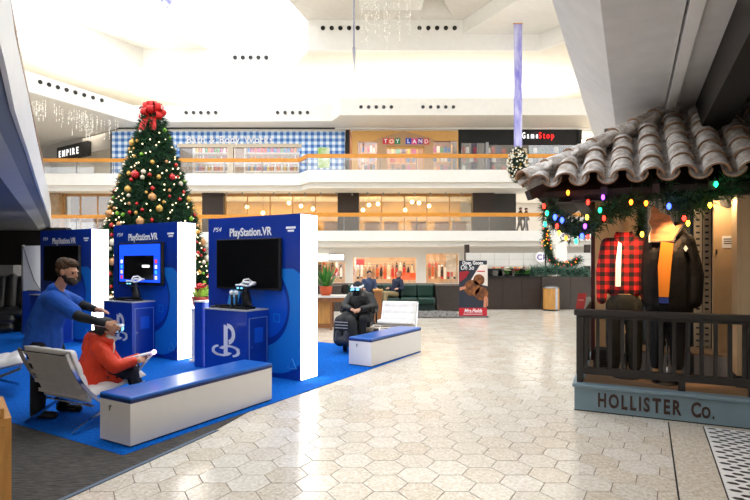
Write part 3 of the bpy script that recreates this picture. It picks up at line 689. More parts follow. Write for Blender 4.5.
# ---- bulkhead over the porch at right
h1 = R(25); A = Vector((math.cos(h1), -math.sin(h1))); Bv = Vector((math.sin(h1), math.cos(h1)))
hb = Vector((.44, .898)).normalized(); ha = Vector((hb.y, -hb.x))
q2 = G(600, 0.0, 3.4).xy
def lineprism(o, pts, s0, s1, name, mat):       # profile (across, height) swept along hb
    mb = MB(); n = len(pts)
    vs = [(*(o + ha * a + hb * s), z) for s in (s0, s1) for a, z in pts]
    fs = [tuple(range(n - 1, -1, -1)), tuple(range(n, 2 * n))] + [(i, (i + 1) % n, (i + 1) % n + n, i + n) for i in range(n)]
    return struct(mb.add(vs, fs).build(name, mat))
l1 = G(552, 0.0, 3.9).xy; off1 = (l1 - q2).dot(ha)
wd = (G(690, 0.0, 3.4).xy - q2).dot(ha)
lineprism(q2, [(0, 3.4), (off1, 3.9), (0, 3.9)], -6, 14, 'trim_10', GREYP)
lineprism(q2, [(0, 3.4), (0, 3.9), (wd - .02, 3.9), (wd - .02, 3.4)], -6, 14, 'ceiling_porch', GREYP)
lineprism(q2, [(wd, 3.36), (wd, 3.9), (wd + .09, 3.9), (wd + .09, 3.36)], -6, 14, 'trim_11', WHITE)
lineprism(q2, [(wd + .1, 3.42), (wd + .1, 3.9), (wd + 6, 3.9), (wd + 6, 3.42)], -6, 14, 'ceiling_shop', GREYP)
DARKB = M('black_beam', (9, 8, 8), .6, noise=(6, .3))
bx = (G(738, 0.0, 3.4).xy - q2).dot(ha)
lineprism(q2, [(bx, 3.02), (bx, 3.41), (bx + .25, 3.41), (bx + .25, 3.02)], -5, 3.2, 'trim_12', DARKB)
lineprism(q2, [(bx + .6, 2.95), (bx + .6, 3.41), (bx + .7, 3.41), (bx + .7, 2.95)], -5, 6, 'wall_right_upper', DARKB)

for nm_, s0_, s1_, z0_, z1_ in (('wall_right_shop', -16, 3.0, 0, 3.42), ('wall_right_gallery', -16, 22, 3.9, 16.8)):
    a_ = 3.2
    lineprism(q2, [(wd + a_, z0_), (wd + a_, z1_), (wd + a_ + .3, z1_), (wd + a_ + .3, z0_)], s0_, s1_, nm_, CREAM)
lineprism(q2, [(wd + .1, 3.42), (wd + .1, 3.9), (wd + 6, 3.9), (wd + 6, 3.42)], -16, -6, 'ceiling_shop_rear', GREYP)
lineprism(q2, [(0, 3.4), (off1, 3.9), (wd, 3.9), (wd, 3.4)], -16, -6, 'trim_15', GREYP)
# ================================================================ GAMING BOOTH
KW, KT, KH = 1.8, .36, 2.24
def ring(r0, r1, y, a0=0, a1=360, n=40, c=(0, 0)):
    mb = MB(); vs = []; fs = []
    for k in range(n + 1):
        t = R(a0 + (a1 - a0) * k / n)
        vs += [(c[0] + r0 * math.cos(t), y, c[1] + r0 * math.sin(t)), (c[0] + r1 * math.cos(t), y, c[1] + r1 * math.sin(t))]
    for k in range(n): fs.append((2 * k, 2 * k + 2, 2 * k + 3, 2 * k + 1))
    return mb.add(vs, fs)
def clip_flat(mb, x0, x1, z0, z1):
    """keep a flat print inside the panel"""
    bm = bmesh.new(); me = bpy.data.meshes.new('t'); me.from_pydata(mb.v, [], mb.f); bm.from_mesh(me)
    for co, no in (((x0, 0, 0), (-1, 0, 0)), ((x1, 0, 0), (1, 0, 0)), ((0, 0, z0), (0, 0, -1)), ((0, 0, z1), (0, 0, 1))):
        bmesh.ops.bisect_plane(bm, geom=bm.verts[:] + bm.edges[:] + bm.faces[:], plane_co=co, plane_no=no, clear_outer=True)
    bm.to_mesh(me); bm.free(); r = MB(); r.add([v.co[:] for v in me.vertices], [tuple(p.vertices) for p in me.polygons]); bpy.data.meshes.remove(me); return r
def kiosk(pos, ang, label, plabel, tlabel, screen):
    t = thing('display_kiosk', label, 'kiosk', (pos.x, pos.y, .01), ang)      # origin at the right front foot
    pn = BX('panel', BLUE, t, -KW, 0, 0, KT - .01, 0, KH)
    BX('lightbox_side', LBOX, t, .0, .012, .012, KT - .012, .01, KH - .01); BX('lightbox_side', LBOX, t, -KW - .012, -KW, .012, KT - .012, .01, KH - .01)
    BX('back_panel', WHITEGLOSS, t, -KW, 0, KT - .01, KT, 0, KH)
    # printed graphics
    clip_flat(ring(0, .46, -.0015, c=(-.68, .98)), -KW + .01, -.005, .02, 1.36).build('print_disc', BLUEM, pn)
    cr = MB(); vs = []
    for k in range(31):
        s_ = k / 30; a_ = R(-125 + 190 * s_); wd_ = .5 * math.sin(math.pi * s_) ** .8
        vs += [(-.68 + .5 * math.cos(a_), -.002, .98 + .56 * math.sin(a_)), (-.68 + (.5 + wd_) * math.cos(a_), -.002, .98 + (.56 + wd_) * math.sin(a_))]
    cr.add(vs, [(2 * k, 2 * k + 2, 2 * k + 3, 2 * k + 1) for k in range(30)])
    clip_flat(cr, -KW, -.005, .02, 1.5).build('print_swoosh', BLUEL, pn)
    for (sx, sz) in ((-.42, .82),):
        MB().box(sx - .06, sx + .06, -.003, -.001, sz - .06, sz - .045).box(sx - .06, sx + .06, -.003, -.001, sz + .045, sz + .06).box(sx - .06, sx - .045, -.003, -.001, sz - .06, sz + .06).box(sx + .045, sx + .06, -.003, -.001, sz - .06, sz + .06).build('print_square', BLUEL, pn)
    mb = MB()
    for a in (90, 210, 330):
        p = Vector((-.14 + .09 * math.cos(R(a)), -.002, .2 + .09 * math.sin(R(a)))); q = Vector((-.14 + .09 * math.cos(R(a + 120)), -.002, .2 + .09 * math.sin(R(a + 120))))
        mb.bar(p, q, .012, .002)
    mb.build('print_triangle', M('print_pale_blue', (90, 180, 240), .3), pn)
    text('title', 'PlayStation.VR', .165, PRINTW, pn, (-.93, -.004, KH - .275), ext=.002, sx=.86, off=.003)
    text('title_mark', 'PS4', .095, PRINTW, pn, (-KW + .19, -.004, KH - .2), ext=.002, sx=1.25, shear=.3)
    text('corner_mark', 'SUPER\nGAME', .05, PRINTW, pn, (-.16, -.004, KH - .2), ext=.002, off=.004) if False else None
    MB().box(-.25, -.08, -.003, 0, KH - .2, KH - .17).box(-.22, -.11, -.003, 0, KH - .24, KH - .215).build('corner_mark', PRINTW, pn)
    # pedestal
    p = thing('pedestal', plabel, 'pedestal', t.matrix_basis @ Vector((-.567, -.42, 0)), ang)
    pw, pd, ph = .82, .41, .93
    BX('body', BLUE2, p, -pw, 0, 0, pd, 0, ph)
    BX('top', M('grey_counter', (176, 178, 184), .3), p, -pw - .01, .01, -.01, pd, ph, ph + .015)
    dr = BX('door', BLUE, p, 0, .008, .05, pd - .04, .06, ph - .1)
    BX('inset', BLUEM, dr, .008, .01, .14, .3, .5, .7); MB().tube([(.008, .075, .45), (.02, .075, .45)], .012, 10).build('lock', CHROME, dr)
    fm = MB()
    for y0, y1, z0, z1 in ((.04, .05, .05, ph - .09), (pd - .04, pd - .03, .05, ph - .09), (.04, pd - .03, ph - .1, ph - .09)): fm.box(0, .01, y0, y1, z0, z1)
    fm.build('door_frame', M('pale_blue_trim', (110, 140, 200), .3), p)
    # emblem: standing P over a lying S
    P1 = [(-.03, 0), (.035, .022), (.035, .36), (-.03, .38)]
    e = MB().extr(P1, -.004, 0)
    e.add(*(lambda r: (r.v, r.f))(ring(.07, .125, -.003, -80, 95, 18, (.035, .27))))
    e.add([(x * 1.0, -.0035, z) for x, z in ((.035, .345), (.035, .395), (.06, .392), (.06, .342))], [(0, 1, 2, 3)])
    for sg_ in (-1, 1):
        rr = ring(.11, .175, -.003, 20 if sg_ > 0 else 200, 165 if sg_ > 0 else 345, 16)
        e.add([(v[0] * 1.05 + sg_ * .07, v[1], v[2] * .38 + .07 + (-.0 if sg_ < 0 else .005)) for v in rr.v], rr.f)
    rr = ring(.11, .175, -.003, 100, 260, 16); e.add([(v[0] * .8 - .1, v[1], v[2] * .38 + .07) for v in rr.v], rr.f)
    rr = ring(.11, .175, -.003, -80, 80, 16); e.add([(v[0] * .8 + .1, v[1], v[2] * .38 + .07) for v in rr.v], rr.f)
    eo = e.build('emblem', PRINTW, p); eo.location = (-pw * .48, -.002, .3); eo.scale = (1.15, 1, 1.15)
    # television on the panel
    tv = thing('television', tlabel, 'television', t.matrix_basis @ Vector((-KW / 2 - .03, -.07, 1.2)), ang)
    w = .62; BX('casing', BLACK, tv, -w, w, 0, .06, 0, .72, bevel=.008)
    sc = BX('screen', SCREEN, tv, -w + .02, w - .02, -.002, .0, .03, .70)
    if screen:
        BX('picture', M('screen_blue', (12, 40, 150), .3, emit=((16, 60, 210), .9)), sc, -w + .05, w - .03, -.003, -.002, .05, .69)
        BX('picture_window', M('screen_black', (8, 8, 10), .3), sc, -w + .18, w - .2, -.0045, -.003, .09, .5)
        BX('picture_caption', M('screen_white', (230, 230, 230), .3, emit=((255, 255, 255), .7)), sc, .1, .3, -.006, -.0045, .3, .34)
        for k in range(4):
            for s in (-1, 1):
                c = [(210, 50, 40), (230, 200, 120), (60, 160, 220), (230, 230, 240)][(k + (s > 0)) % 4]
                MB().box((-w + .09 if s < 0 else w - .17), (-w + .15 if s < 0 else w - .11), -.0045, -.003, .1 + k * .09, .16 + k * .09).build('picture_icon', M('icon_%d_%d' % (k, s), c, .3, emit=(c, .5)), sc)
    return t, p
k3 = G(300.3, 382); k2p = Vector((X(177.1, 8.46), 8.46, 0)); k1p = Vector((X(91.2, 10.18), 10.18, 0))
K3, P3 = kiosk(k3, R(-32), 'nearest blue game kiosk panel with a black television and glowing white edge', 'blue pedestal with a white emblem below the nearest television', 'black blank television on the nearest blue kiosk', False)
K2, P2 = kiosk(k2p, R(-33), 'middle blue game kiosk panel in front of the Christmas tree', 'blue pedestal in front of the lit television screen', 'television showing a blue picture on the middle kiosk', True)
K1, P1_ = kiosk(k1p, R(-30), 'farthest blue game kiosk panel behind the standing man', 'blue pedestal behind the standing man', 'blank television behind the standing man', False)
# low link wall between the nearest kiosk and the middle one
lw = thing('link_wall', 'low blue wall left of the nearest kiosk with a white cap', 'partition', (X(198, 7.95), 7.95, .01), R(-32))
BX('panel', BLUE2, lw, -.08, .08, 0, .3, 0, .98); BX('cap', WHITEGLOSS, lw, -.09, .09, -.01, .31, .98, 1.0)
# tall white panel left of the farthest kiosk
wp = thing('white_panel', 'tall white fabric panel with a blue base left of the farthest kiosk', 'panel', (X(31, 11.6), 11.6, .01), R(-20))
BX('fabric', M('white_fabric', (226, 228, 232), .8, noise=(3, .05)), wp, -.25, .35, 0, .03, .95, 1.95); BX('base', BLUE2, wp, -.22, .35, -.03, .05, 0, .95); BX('frame', STEEL, wp, -.27, -.24, -.02, .04, 0, 1.97)
MB().tube([(-.24, -.01, 1.95), (.1, -.01, 1.2), (.3, -.01, .98)], .006, 5).build('cable', BLACK, wp); BX('ledge', BLACK, wp, .0, .3, -.1, -.03, .95, .97)

# headsets on stands
HSW = M('headset_white', (238, 240, 244), .3); HSB = M('headset_black', (18, 19, 22), .35); HSG = M('headset_glow', (90, 200, 255), .4, emit=((110, 200, 255), 1.0))
def headset_stand(ped, label, facing=True):
    t = thing('headset_stand', label, 'headset stand', ped.matrix_basis @ Vector((-.19, .17, .9455)), ped.rotation_euler.z)
    BX('base', HSB, t, -.16, .1, -.09, .09, 0, .03, bevel=.008)
    MB().tube([(0, .03, .02), (0, .02, .12), (0, -.01, .26), (0, -.02, .3)], [.075, .065, .05, .04], 10).build('neck', HSB, t, True)
    hd = thing('headset', label.replace('black stand holding', 'white and black headset hung on') if False else label.split(' holding')[0].replace('black stand', 'white visor resting on the black stand'), 'headset', t.matrix_basis @ Vector((0, 0, .3)), ped.rotation_euler.z)
    blob('visor', [((-.05, -.06, 0), .045, (.05, -.06, 0), .045), ((-.05, -.06, -.02), .04, (.05, -.06, -.02), .04)], HSB, hd, .008)
    MB().tube([(-.1, -.05, .02), (-.08, -.1, .03), (0, -.115, .035), (.08, -.1, .03), (.1, -.05, .02)], .013, 8).build('visor_rim', HSW, hd, True)
    BX('glow_strip', HSG, hd, -.05, -.02, -.117, -.106, -.015, 0); BX('glow_strip', HSG, hd, .02, .05, -.117, -.106, -.015, 0)
    MB().tube([(-.1, -.04, .02), (-.09, .06, .06), (-.05, .12, .05), (0, .14, .045), (.05, .12, .05), (.09, .06, .06), (.1, -.04, .02)], [.014, .018, .024, .026, .024, .018, .014], 8).build('headband', HSW, hd, True)
    MB().tube([(0, -.07, .04), (0, -.03, .1), (0, .05, .11), (0, .13, .06)], .012, 8).build('top_arch', HSW, hd, True)
    return t
headset_stand(P2, 'black stand on the middle pedestal holding a headset')
headset_stand(P3, 'black stand on the nearest pedestal holding a headset')
def on(ped, x, y, z=.9455): return ped.matrix_basis @ Vector((x, y, z))
for ped, nm in ((P2, 'middle'), (P3, 'nearest')):
    c = thing('game_console', 'flat black game console on the %s pedestal' % nm, 'console', on(ped, -.48, .2), ped.rotation_euler.z)
    BX('lower_case', BLACK, c, -.14, .1, -.11, .11, 0, .025); BX('upper_case', HSB, c, -.14, .1, -.1, .12, .03, .05); BX('gap', BLACKM, c, -.12, .08, -.1, .1, .025, .03)
    c = thing('game_pad', 'black game pad lying on the %s pedestal' % nm, 'controller', on(ped, -.68, .12), ped.rotation_euler.z)
    blob('shell', [((-.05, 0, .02), .02, (.05, 0, .02), .02), ((-.05, 0, .02), .02, (-.075, -.06, .015), .014), ((.05, 0, .02), .02, (.075, -.06, .015), .014)], HSB, c, .006)
    for s in (-1, 1): MB().tube([(s * .025, -.015, .035), (s * .025, -.015, .052)], .011, 8).build('stick', BLACKM, c)
wa = thing('motion_controllers', 'pair of black motion wands with white balls on the nearest pedestal', 'controller', on(P3, -.33, .08), P3.rotation_euler.z)
for s in (-.04, .05):
    h = MB().tube([(s, 0, 0), (s, .01, .13), (s, .0, .2)], [.02, .018, .02], 10).build('handle', HSB, wa, True); MB().ball((s, 0, .225), .03, 10, 8).build('ball', HSW, h, True)
cd = thing('info_card', 'light blue info card standing on the nearest pedestal', 'card', on(P3, -.6, .3), P3.rotation_euler.z)
mb = MB().add([(-.11, 0, 0), (.1, 0, 0), (.13, .09, .36), (-.08, .09, .36)], [(0, 1, 2, 3)]).add([(-.11, .004, 0), (.1, .004, 0), (.13, .094, .36), (-.08, .094, .36)], [(3, 2, 1, 0)])
mb.build('sheet', M('card_blue', (50, 130, 205), .4), cd); MB().add([(-.06, .03, .14), (.08, .03, .14), (.095, .055, .24), (-.045, .055, .24)], [(0, 1, 2, 3)]).build('picture', M('card_pale', (150, 190, 220), .4), cd)
MB().add([(-.03, .066, .29), (.1, .066, .29), (.105, .074, .32), (-.025, .074, .32)], [(0, 1, 2, 3)]).build('heading', PRINTW, cd); BX('foot', HSB, cd, -.1, .1, 0, .09, 0, .005)

# ---- storage benches
def bench(near, rot, Ln, Wd, label):
    t = thing('storage_bench', label, 'bench', (near.x, near.y, .009), rot)  # local +y runs away, -x to the left end
    BX('plinth', BLACK, t, -Wd + .015, -.015, .015, Ln - .015, 0, .015)
    BX('body', WHITEGLOSS, t, -Wd, 0, 0, Ln, .015, .375)
    c = BX('cushion', VINYLB, t, -Wd - .006, .006, -.006, Ln + .006, .395, .432, bevel=.018)
    BX('cushion_edge', VINYLD, t, -Wd - .004, .004, -.004, Ln + .004, .375, .412, bevel=.008)
    lk = MB().tube([(-Wd * .62, 0, .325), (-Wd * .62, -.012, .325)], .012, 12).build('lock', CHROME, t); BX('key', STEEL, lk, -Wd * .62 - .004, -Wd * .62 + .004, -.02, -.012, .29, .33)
    return t
n1, r1 = G(130.4, 449.2), G(271.8, 401); d1 = r1 - n1
bench(n1, -math.atan2(d1.x, d1.y), d1.length, .43, 'long white storage bench with blue padded top nearest the camera')
n2, r2 = G(371.3, 368), G(420.9, 352); d2 = r2 - n2
bench(n2, -math.atan2(d2.x, d2.y), d2.length, .41, 'farther white storage bench with blue padded top beside the wheelchair')

# ---- white lounge chairs with crossed chrome frames
def lounge_chair(loc, rz, label):
    t = thing('lounge_chair', label, 'chair', (loc[0], loc[1], loc[2] if len(loc) > 2 else .009), rz)         # local +y is forward, origin at the rear feet's middle
    w = .37
    def curve(pts, n=14):
        r = []
        P_ = [Vector(p) for p in pts]
        for k in range(n + 1):
            s = k / n; a = P_[0].lerp(P_[1], s); b = P_[1].lerp(P_[2], s); r.append(a.lerp(b, s))
        return r
    for s in (-1, 1):
        mb = MB(); c = curve([(s * w, -.06, .76), (s * w, .12, .2), (s * w, .72, .012)])
        for i in range(len(c) - 1): mb.bar(c[i], c[i + 1], .035, .012, (1, 0, 0)) if False else mb.bar(c[i], c[i + 1], .014, .03)
        mb.build('back_leg_bar', CHROME, t)
        mb = MB(); c = curve([(s * w, 0, .012), (s * w, .25, .14), (s * w, .78, .34)])
        for i in range(len(c) - 1): mb.bar(c[i], c[i + 1], .014, .03)
        mb.build('seat_bar', CHROME, t)
    for p_, q_ in (((-w, .2, .22), (w, .2, .22)), ((-w, .77, .335), (w, .77, .335)), ((-w, -.055, .74), (w, -.055, .74))): MB().bar(p_, q_, .03, .012).build('cross_bar', CHROME, t)
    def pad(name, base, du, dv_, nu, nv, th, mat, mat2):
        """tufted cushion: base corner, two edge vectors; buttons pull it in"""
        du, dv_ = Vector(du), Vector(dv_); nn = du.cross(dv_).normalized(); mb = MB(); S = 6
        gu, gv = nu * S, nv * S; top = []; bot = []
        for j in range(gv + 1):
            for i in range(gu + 1):
                a, b = i / gu, j / gv; p = Vector(base) + du * a + dv_ * b
                fu, fv = (a * nu) % 1, (b * nv) % 1
                puff = (abs(math.sin(math.pi * a * nu)) * abs(math.sin(math.pi * b * nv))) ** .4
                ed = min(a, 1 - a, b, 1 - b); rim = min(1, ed * 12)
                top.append(p + nn * th * (.5 * rim ** .5 + .35 + .15 * puff)); bot.append(p + nn * th * .25 * (1 - rim))
        n_ = len(top); vs = top + bot; q = gu + 1; fs = []
        for j in range(gv):
            for i in range(gu):
                a = j * q + i; fs += [(a, a + 1, a + q + 1, a + q), (a + n_, a + q + n_, a + q + 1 + n_, a + 1 + n_)]
        mi = [0, 1] * (gu * gv)
        for i in range(gu): fs += [(i, i + n_, i + 1 + n_, i + 1), (gv * q + i, gv * q + i + 1, gv * q + i + 1 + n_, gv * q + i + n_)]; mi += [0, 0]
        for j in range(gv): fs += [(j * q, (j + 1) * q, (j + 1) * q + n_, j * q + n_), (j * q + gu, j * q + gu + n_, (j + 1) * q + gu + n_, (j + 1) * q + gu)]; mi += [0, 0]
        mb.add(vs, fs); mb.mi = mi; return mb.build(name, [mat, mat2], t, True)
    bk = pad('back_cushion', (.36, .155, .24), (-.72, 0, 0), (0, -.2, .52), 4, 4, .11, LEATHW, LEATHG); 
    pad('seat_cushion', (-.36, .17, .27), (.72, 0, 0), (0, .64, .1), 4, 4, .11, LEATHW, LEATHG)
    mb = MB()
    for k in range(5): z = .3 + k * .1; y = .155 - .2 * (z - .24) / .55 - .004; mb.box(-.365, .365, y - .006, y, z, z + .035)
    mb.build('strap', LEATHG, t)
    return t
ch1 = lounge_chair((-3.1, 4.98), R(-27), 'white leather lounge chair the red-coated child sits in')
lounge_chair((X(-25, 6.6), 6.1), R(-60), 'white leather lounge chair cut by the left edge of the photo')
lounge_chair((X(407, 10.6) - .12, 11.0, .004), R(168), 'white tufted lounge chair behind the farther storage bench')

# ================================================================ PEOPLE
def ell(c, r): return (c, r)
def head_prims(c, f, s=1.0, up=Vector((0, 0, 1))):
    """skull, jaw, nose, ears; c centre, f facing (unit)"""
    c = Vector(c); f = Vector(f).normalized(); l = up.cross(f).normalized(); q = Matrix((f, l, up)).transposed()
    g = lambda a, b, z: c + q @ Vector((a, b, z)) * s
    return [(g(-.005, 0, .025), (.098 * s, .078 * s, .1 * s), q), (g(.02, 0, -.045), (.07 * s, .06 * s, .075 * s), q),
            (g(.055, 0, -.085), (.03 * s, .035 * s, .025 * s), q), (g(.098, 0, -.012), (.02 * s, .013 * s, .026 * s), q),
            (g(.085, 0, .03), (.02 * s, .05 * s, .014 * s), q), (g(.085, 0, -.055), (.016 * s, .025 * s, .01 * s), q),
            (g(-.005, .08 * s, -.005), (.022 * s, .012 * s, .034 * s), q), (g(-.005, -.08 * s, -.005), (.022 * s, .012 * s, .034 * s), q)]
def hand_prims(w, dirn, palm_n, curl=.5, s=1.0):
    """palm and five fingers; w wrist, dirn pointing along the hand, palm_n the way the palm faces"""
    w = Vector(w); d = Vector(dirn).normalized(); n = Vector(palm_n); n = (n - d * n.dot(d)).normalized(); l = d.cross(n)
    pr = [(w, .024 * s, w + d * .05 * s, .03 * s)]
    for k, (off, ln) in enumerate(((.032, .07), (.011, .08), (-.011, .075), (-.032, .06))):
        a = w + d * .07 * s + l * off * s; pr.append((w + d * .02 * s + l * off * .6 * s, .018 * s, a, .013 * s))
        dd_ = d; p = a
        for j in range(3):
            dd_ = (d * math.cos(curl * (j + .4)) + n * math.sin(curl * (j + .4))).normalized(); q = p + dd_ * ln * s * (.42, .32, .26)[j]
            pr.append((p, (.0105 - .001 * j) * s, q, (.0095 - .001 * j) * s)); p = q
    a = w + d * .025 * s + l * .028 * s; b = a + (d * .6 + l * .7 + n * .3).normalized() * .04 * s; c = b + (d * .9 + n * .4).normalized() * .035 * s
    pr += [(a, .014 * s, b, .012 * s), (b, .0115 * s, c, .0095 * s)]
    return pr
def person(label, loc=(0, 0, 0)): return thing('person', label, 'person', loc)
def eyes(par, c, f, s=1.0):
    c = Vector(c); f = Vector(f).normalized(); l = Vector((0, 0, 1)).cross(f).normalized()
    for sd in (-1, 1):
        e = MB().ball(c + (f * .083 + l * sd * .032 + Vector((0, 0, .005))) * s, .011 * s, 8, 6).build('eye', M('eye_dark', (20, 16, 14), .2), par, True)

# --- standing man in a blue shirt, bending over the child
mx, my = -3.42, 5.45
pm = person('man in a blue polo shirt bending forward to adjust the child\'s headset', (mx, my, .009))
def mp(px, py, dy=0): p = PD(px, py, my + dy); return p - Vector((mx, my, .009))
hc = mp(68, 272, .02); hf = Vector((1, -.15, -.25)).normalized()
neck = mp(58, 289, .02); chest = mp(54, 304, .02); waist = mp(44, 326); hip = mp(45, 345)
shN, shF = mp(54, 299, -.16), mp(63, 297, .2)
elN, elF = mp(80, 317, -.3), mp(82, 305, .2)
wrN, wrF = mp(106, 323.5, -.31), mp(96, 309.5, .1)
hipN, hipF = hip + Vector((0, -.1, 0)), hip + Vector((.0, .1, 0))
ftN, ftF = Vector((-.02, -.1, .06)), Vector((.1, .14, .06))
knN, knF = Vector((-.0, -.1, .46)), Vector((.1, .12, .46))
torso = [(neck, .055, hc, .05), (chest, .13, waist, .125), (waist, .125, hip, .13), (chest, .12, neck, .06), (shN, .06, chest, .12), (shF, .06, chest, .12)]
limbs = [(shN, .052, elN, .042), (elN, .04, wrN, .028), (shF, .052, elF, .042), (elF, .04, wrF, .028), (hipN, .095, knN, .06), (knN, .058, ftN, .04), (hipF, .095, knF, .06), (knF, .058, ftF, .04)]
feet = [(ftN + Vector((0, 0, -.01)), .04, ftN + Vector((.17, -.02, -.025)), .032), (ftF + Vector((0, 0, -.01)), .04, ftF + Vector((.17, -.02, -.025)), .032)]
hN = hand_prims(wrN, (.85, .12, -.55), (.1, 1, -.3), .45); hF = hand_prims(wrF, (1, -.1, -.1), (.1, -.2, -1), .35)
blob('body', torso + limbs + feet + hN + hF + head_prims(hc, hf), SKIN, pm, .0065, 2)
blob('polo_shirt', [(chest, .165, waist, .17), (waist, .17, hip + Vector((-.01, 0, .02)), .175), (chest, .15, neck + Vector((-.03, 0, -.02)), .085), (shN, .085, shN.lerp(elN, .75), .078), (shF, .085, shF.lerp(elF, .72), .075), (shN, .085, chest, .15), (shF, .085, chest, .15),
     (hip + Vector((-.02, -.06, 0)), .15, waist, .16), (hip + Vector((-.02, .06, 0)), .15, waist, .16)], M('polo_blue', (8, 84, 188), .8, noise=(5, .25), bump=(16, .5)), pm, .011, 3)
blob('sleeves', [(shN.lerp(elN, .5), .055, elN, .05), (elN, .05, wrN.lerp(elN, .06), .037), (shF.lerp(elF, .5), .055, elF, .05), (elF, .05, wrF.lerp(elF, .06), .037)], M('black_sleeve', (24, 26, 30), .8, bump=(30, .4)), pm, .008)
blob('trousers', [(hip + Vector((0, 0, -.02)), .14, hip + Vector((0, 0, .05)), .14), (hipN, .115, knN, .085), (knN, .082, ftN + Vector((0, 0, .03)), .07), (hipF, .115, knF, .085), (knF, .082, ftF + Vector((0, 0, .03)), .07)], DENIM, pm, .012)
[blob('shoe', [(f + Vector((-.03, 0, -.012)), .045, f + Vector((.18, -.02, -.022)), .037)], BLACK, pm, .01) for f in (ftN, ftF)]
q = Matrix((hf, Vector((0, 0, 1)).cross(hf).normalized(), Vector((0, 0, 1)))).transposed()
blob('hair', [(hc + q @ Vector((-.025, 0, .06)), (.105, .09, .085), q), (hc + q @ Vector((-.06, 0, .0)), (.062, .082, .085), q), (hc + q @ Vector((.03, 0, .105)), (.08, .075, .045), q)], M('curly_hair', (96, 68, 42), .8, noise=(22, .6, (1, 1, 1)), c2=(36, 26, 20), bump=(45, 1)), pm, .008, 1)
blob('beard', [(hc + q @ Vector((.035, 0, -.075)), (.07, .066, .058), q), (hc + q @ Vector((.0, 0, -.04)), (.05, .081, .045), q)], HAIR, pm, .008, 1)
eyes(pm, hc, hf)

# --- child in a red coat, seated, playing with a headset on
cx0, cy0 = -2.78, 5.3
pc = person('child in an orange-red hooded coat seated in the lounge chair wearing a headset', (cx0, cy0, .0))
def cp(px, py, dy=0): return PD(px, py, cy0 + dy) - Vector((cx0, cy0, 0))
cf = Vector((.93, .36, -.05)).normalized(); cl = Vector((0, 0, 1)).cross(cf).normalized()
hip = Vector((-.06, -.0, .44)); chest = cp(100, 349); neck = cp(103, 339); hc2 = cp(107, 329)
shR, shL = chest - cl * .13 + Vector((0, 0, .03)), chest + cl * .13 + Vector((0, 0, .03))
elR, elL = cp(115, 367, -.12), cp(118, 366, .16)
wrR, wrL = cp(135, 361, -.02), cp(140, 357, .13)
knR, knL = hip + cf * .36 - cl * .09 + Vector((0, 0, .07)), hip + cf * .36 + cl * .1 + Vector((0, 0, .07))
ftR, ftL = knR + Vector((.06, .02, -.40)), knL + Vector((.06, .02, -.40))
bd = [(hip, .11, chest, .1), (chest, .09, neck, .05), (neck, .045, hc2, .05), (shR, .045, elR, .036), (elR, .034, wrR, .024), (shL, .045, elL, .036), (elL, .034, wrL, .024),
      (hip - cl * .07, .075, knR, .055), (knR, .05, ftR, .036), (hip + cl * .07, .075, knL, .055), (knL, .05, ftL, .036), (shR, .05, chest, .09), (shL, .05, chest, .09),
      (ftR, .036, ftR + cf * .12 + Vector((0, 0, -.025)), .03), (ftL, .036, ftL + cf * .12 + Vector((0, 0, -.025)), .03)]
blob('body', bd + head_prims(hc2, cf, .86) + hand_prims(wrR, (.9, .3, .1), (0, .6, -.4), .7, .75) + hand_prims(wrL, (.9, .2, .1), (0, -.6, -.4), .7, .75), SKIN, pc, .0065, 2)
COAT = M('orange_red_nylon', (236, 62, 16), .55, noise=(6, .2), bump=(14, 1))
ct_ = blob('coat', [(hip + Vector((-.02, 0, -.0)), .165, chest, .145), (hip - cl * .05, .15, chest, .14), (hip + cl * .05, .15, chest, .14), (hip + cf * .1 - cl * .08, .1, hip + cf * .2 - cl * .08, .085), (hip + cf * .1 + cl * .08, .1, hip + cf * .2 + cl * .08, .085), (chest, .13, neck, .09), (shR, .08, elR, .068), (elR, .066, wrR.lerp(elR, .12), .05), (shL, .08, elL, .068), (elL, .066, wrL.lerp(elL, .12), .05), (shR, .08, chest, .13), (shL, .08, chest, .13)], COAT, pc, .011, 2)
blob('hood', [(neck - cf * .09 + Vector((0, 0, .0)), .085, neck - cf * .12 + Vector((0, 0, -.09)), .075), (neck - cf * .06 - cl * .07, .06, neck + cl * .07 - cf * .06, .06), (neck - cl * .09, .045, neck + cf * .07 - cl * .06 + Vector((0, 0, -.02)), .04)], COAT, pc, .011, 2)
blob('hood_lining', [(neck - cl * .06 + Vector((0, 0, .02)) + cf * .05, .035, neck + cf * .1 - cl * .02, .03), (neck + cl * .06 + cf * .05, .035, neck + cf * .1, .03)], M('pale_lining', (210, 206, 198), .8), ct_, .009)
MB().tube([neck + cf * .1 - cl * .05, neck + cf * .11 - cl * .09 + Vector((0, 0, -.07)), neck + cf * .1 - cl * .1 + Vector((0, 0, -.15))], .008, 6).build('drawstring', M('cord_white', (232, 226, 214), .7), ct_, True)
for k in range(2): MB().tube([hip + cf * .15 - cl * .19 + Vector((0, 0, .03 + .0 * k)) + cf * .08 * k, hip + cf * .15 - cl * .2 + Vector((0, 0, .03)) + cf * .08 * k], .012, 8).build('button', BLACK, ct_)
blob('trousers', [(hip - cl * .07, .085, knR, .066), (knR, .062, ftR + Vector((0, 0, .04)), .05), (hip + cl * .07, .085, knL, .066), (knL, .062, ftL + Vector((0, 0, .04)), .05)], M('navy_jeans', (24, 30, 48), .85, bump=(30, .3)), pc, .011)
[blob('shoe', [(f + Vector((0, 0, -.01)), .044, f + cf * .14 + Vector((0, 0, -.02)), .036)], BLACK, pc, .01) for f in (ftR, ftL)]
q = Matrix((cf, cl, Vector((0, 0, 1)))).transposed()
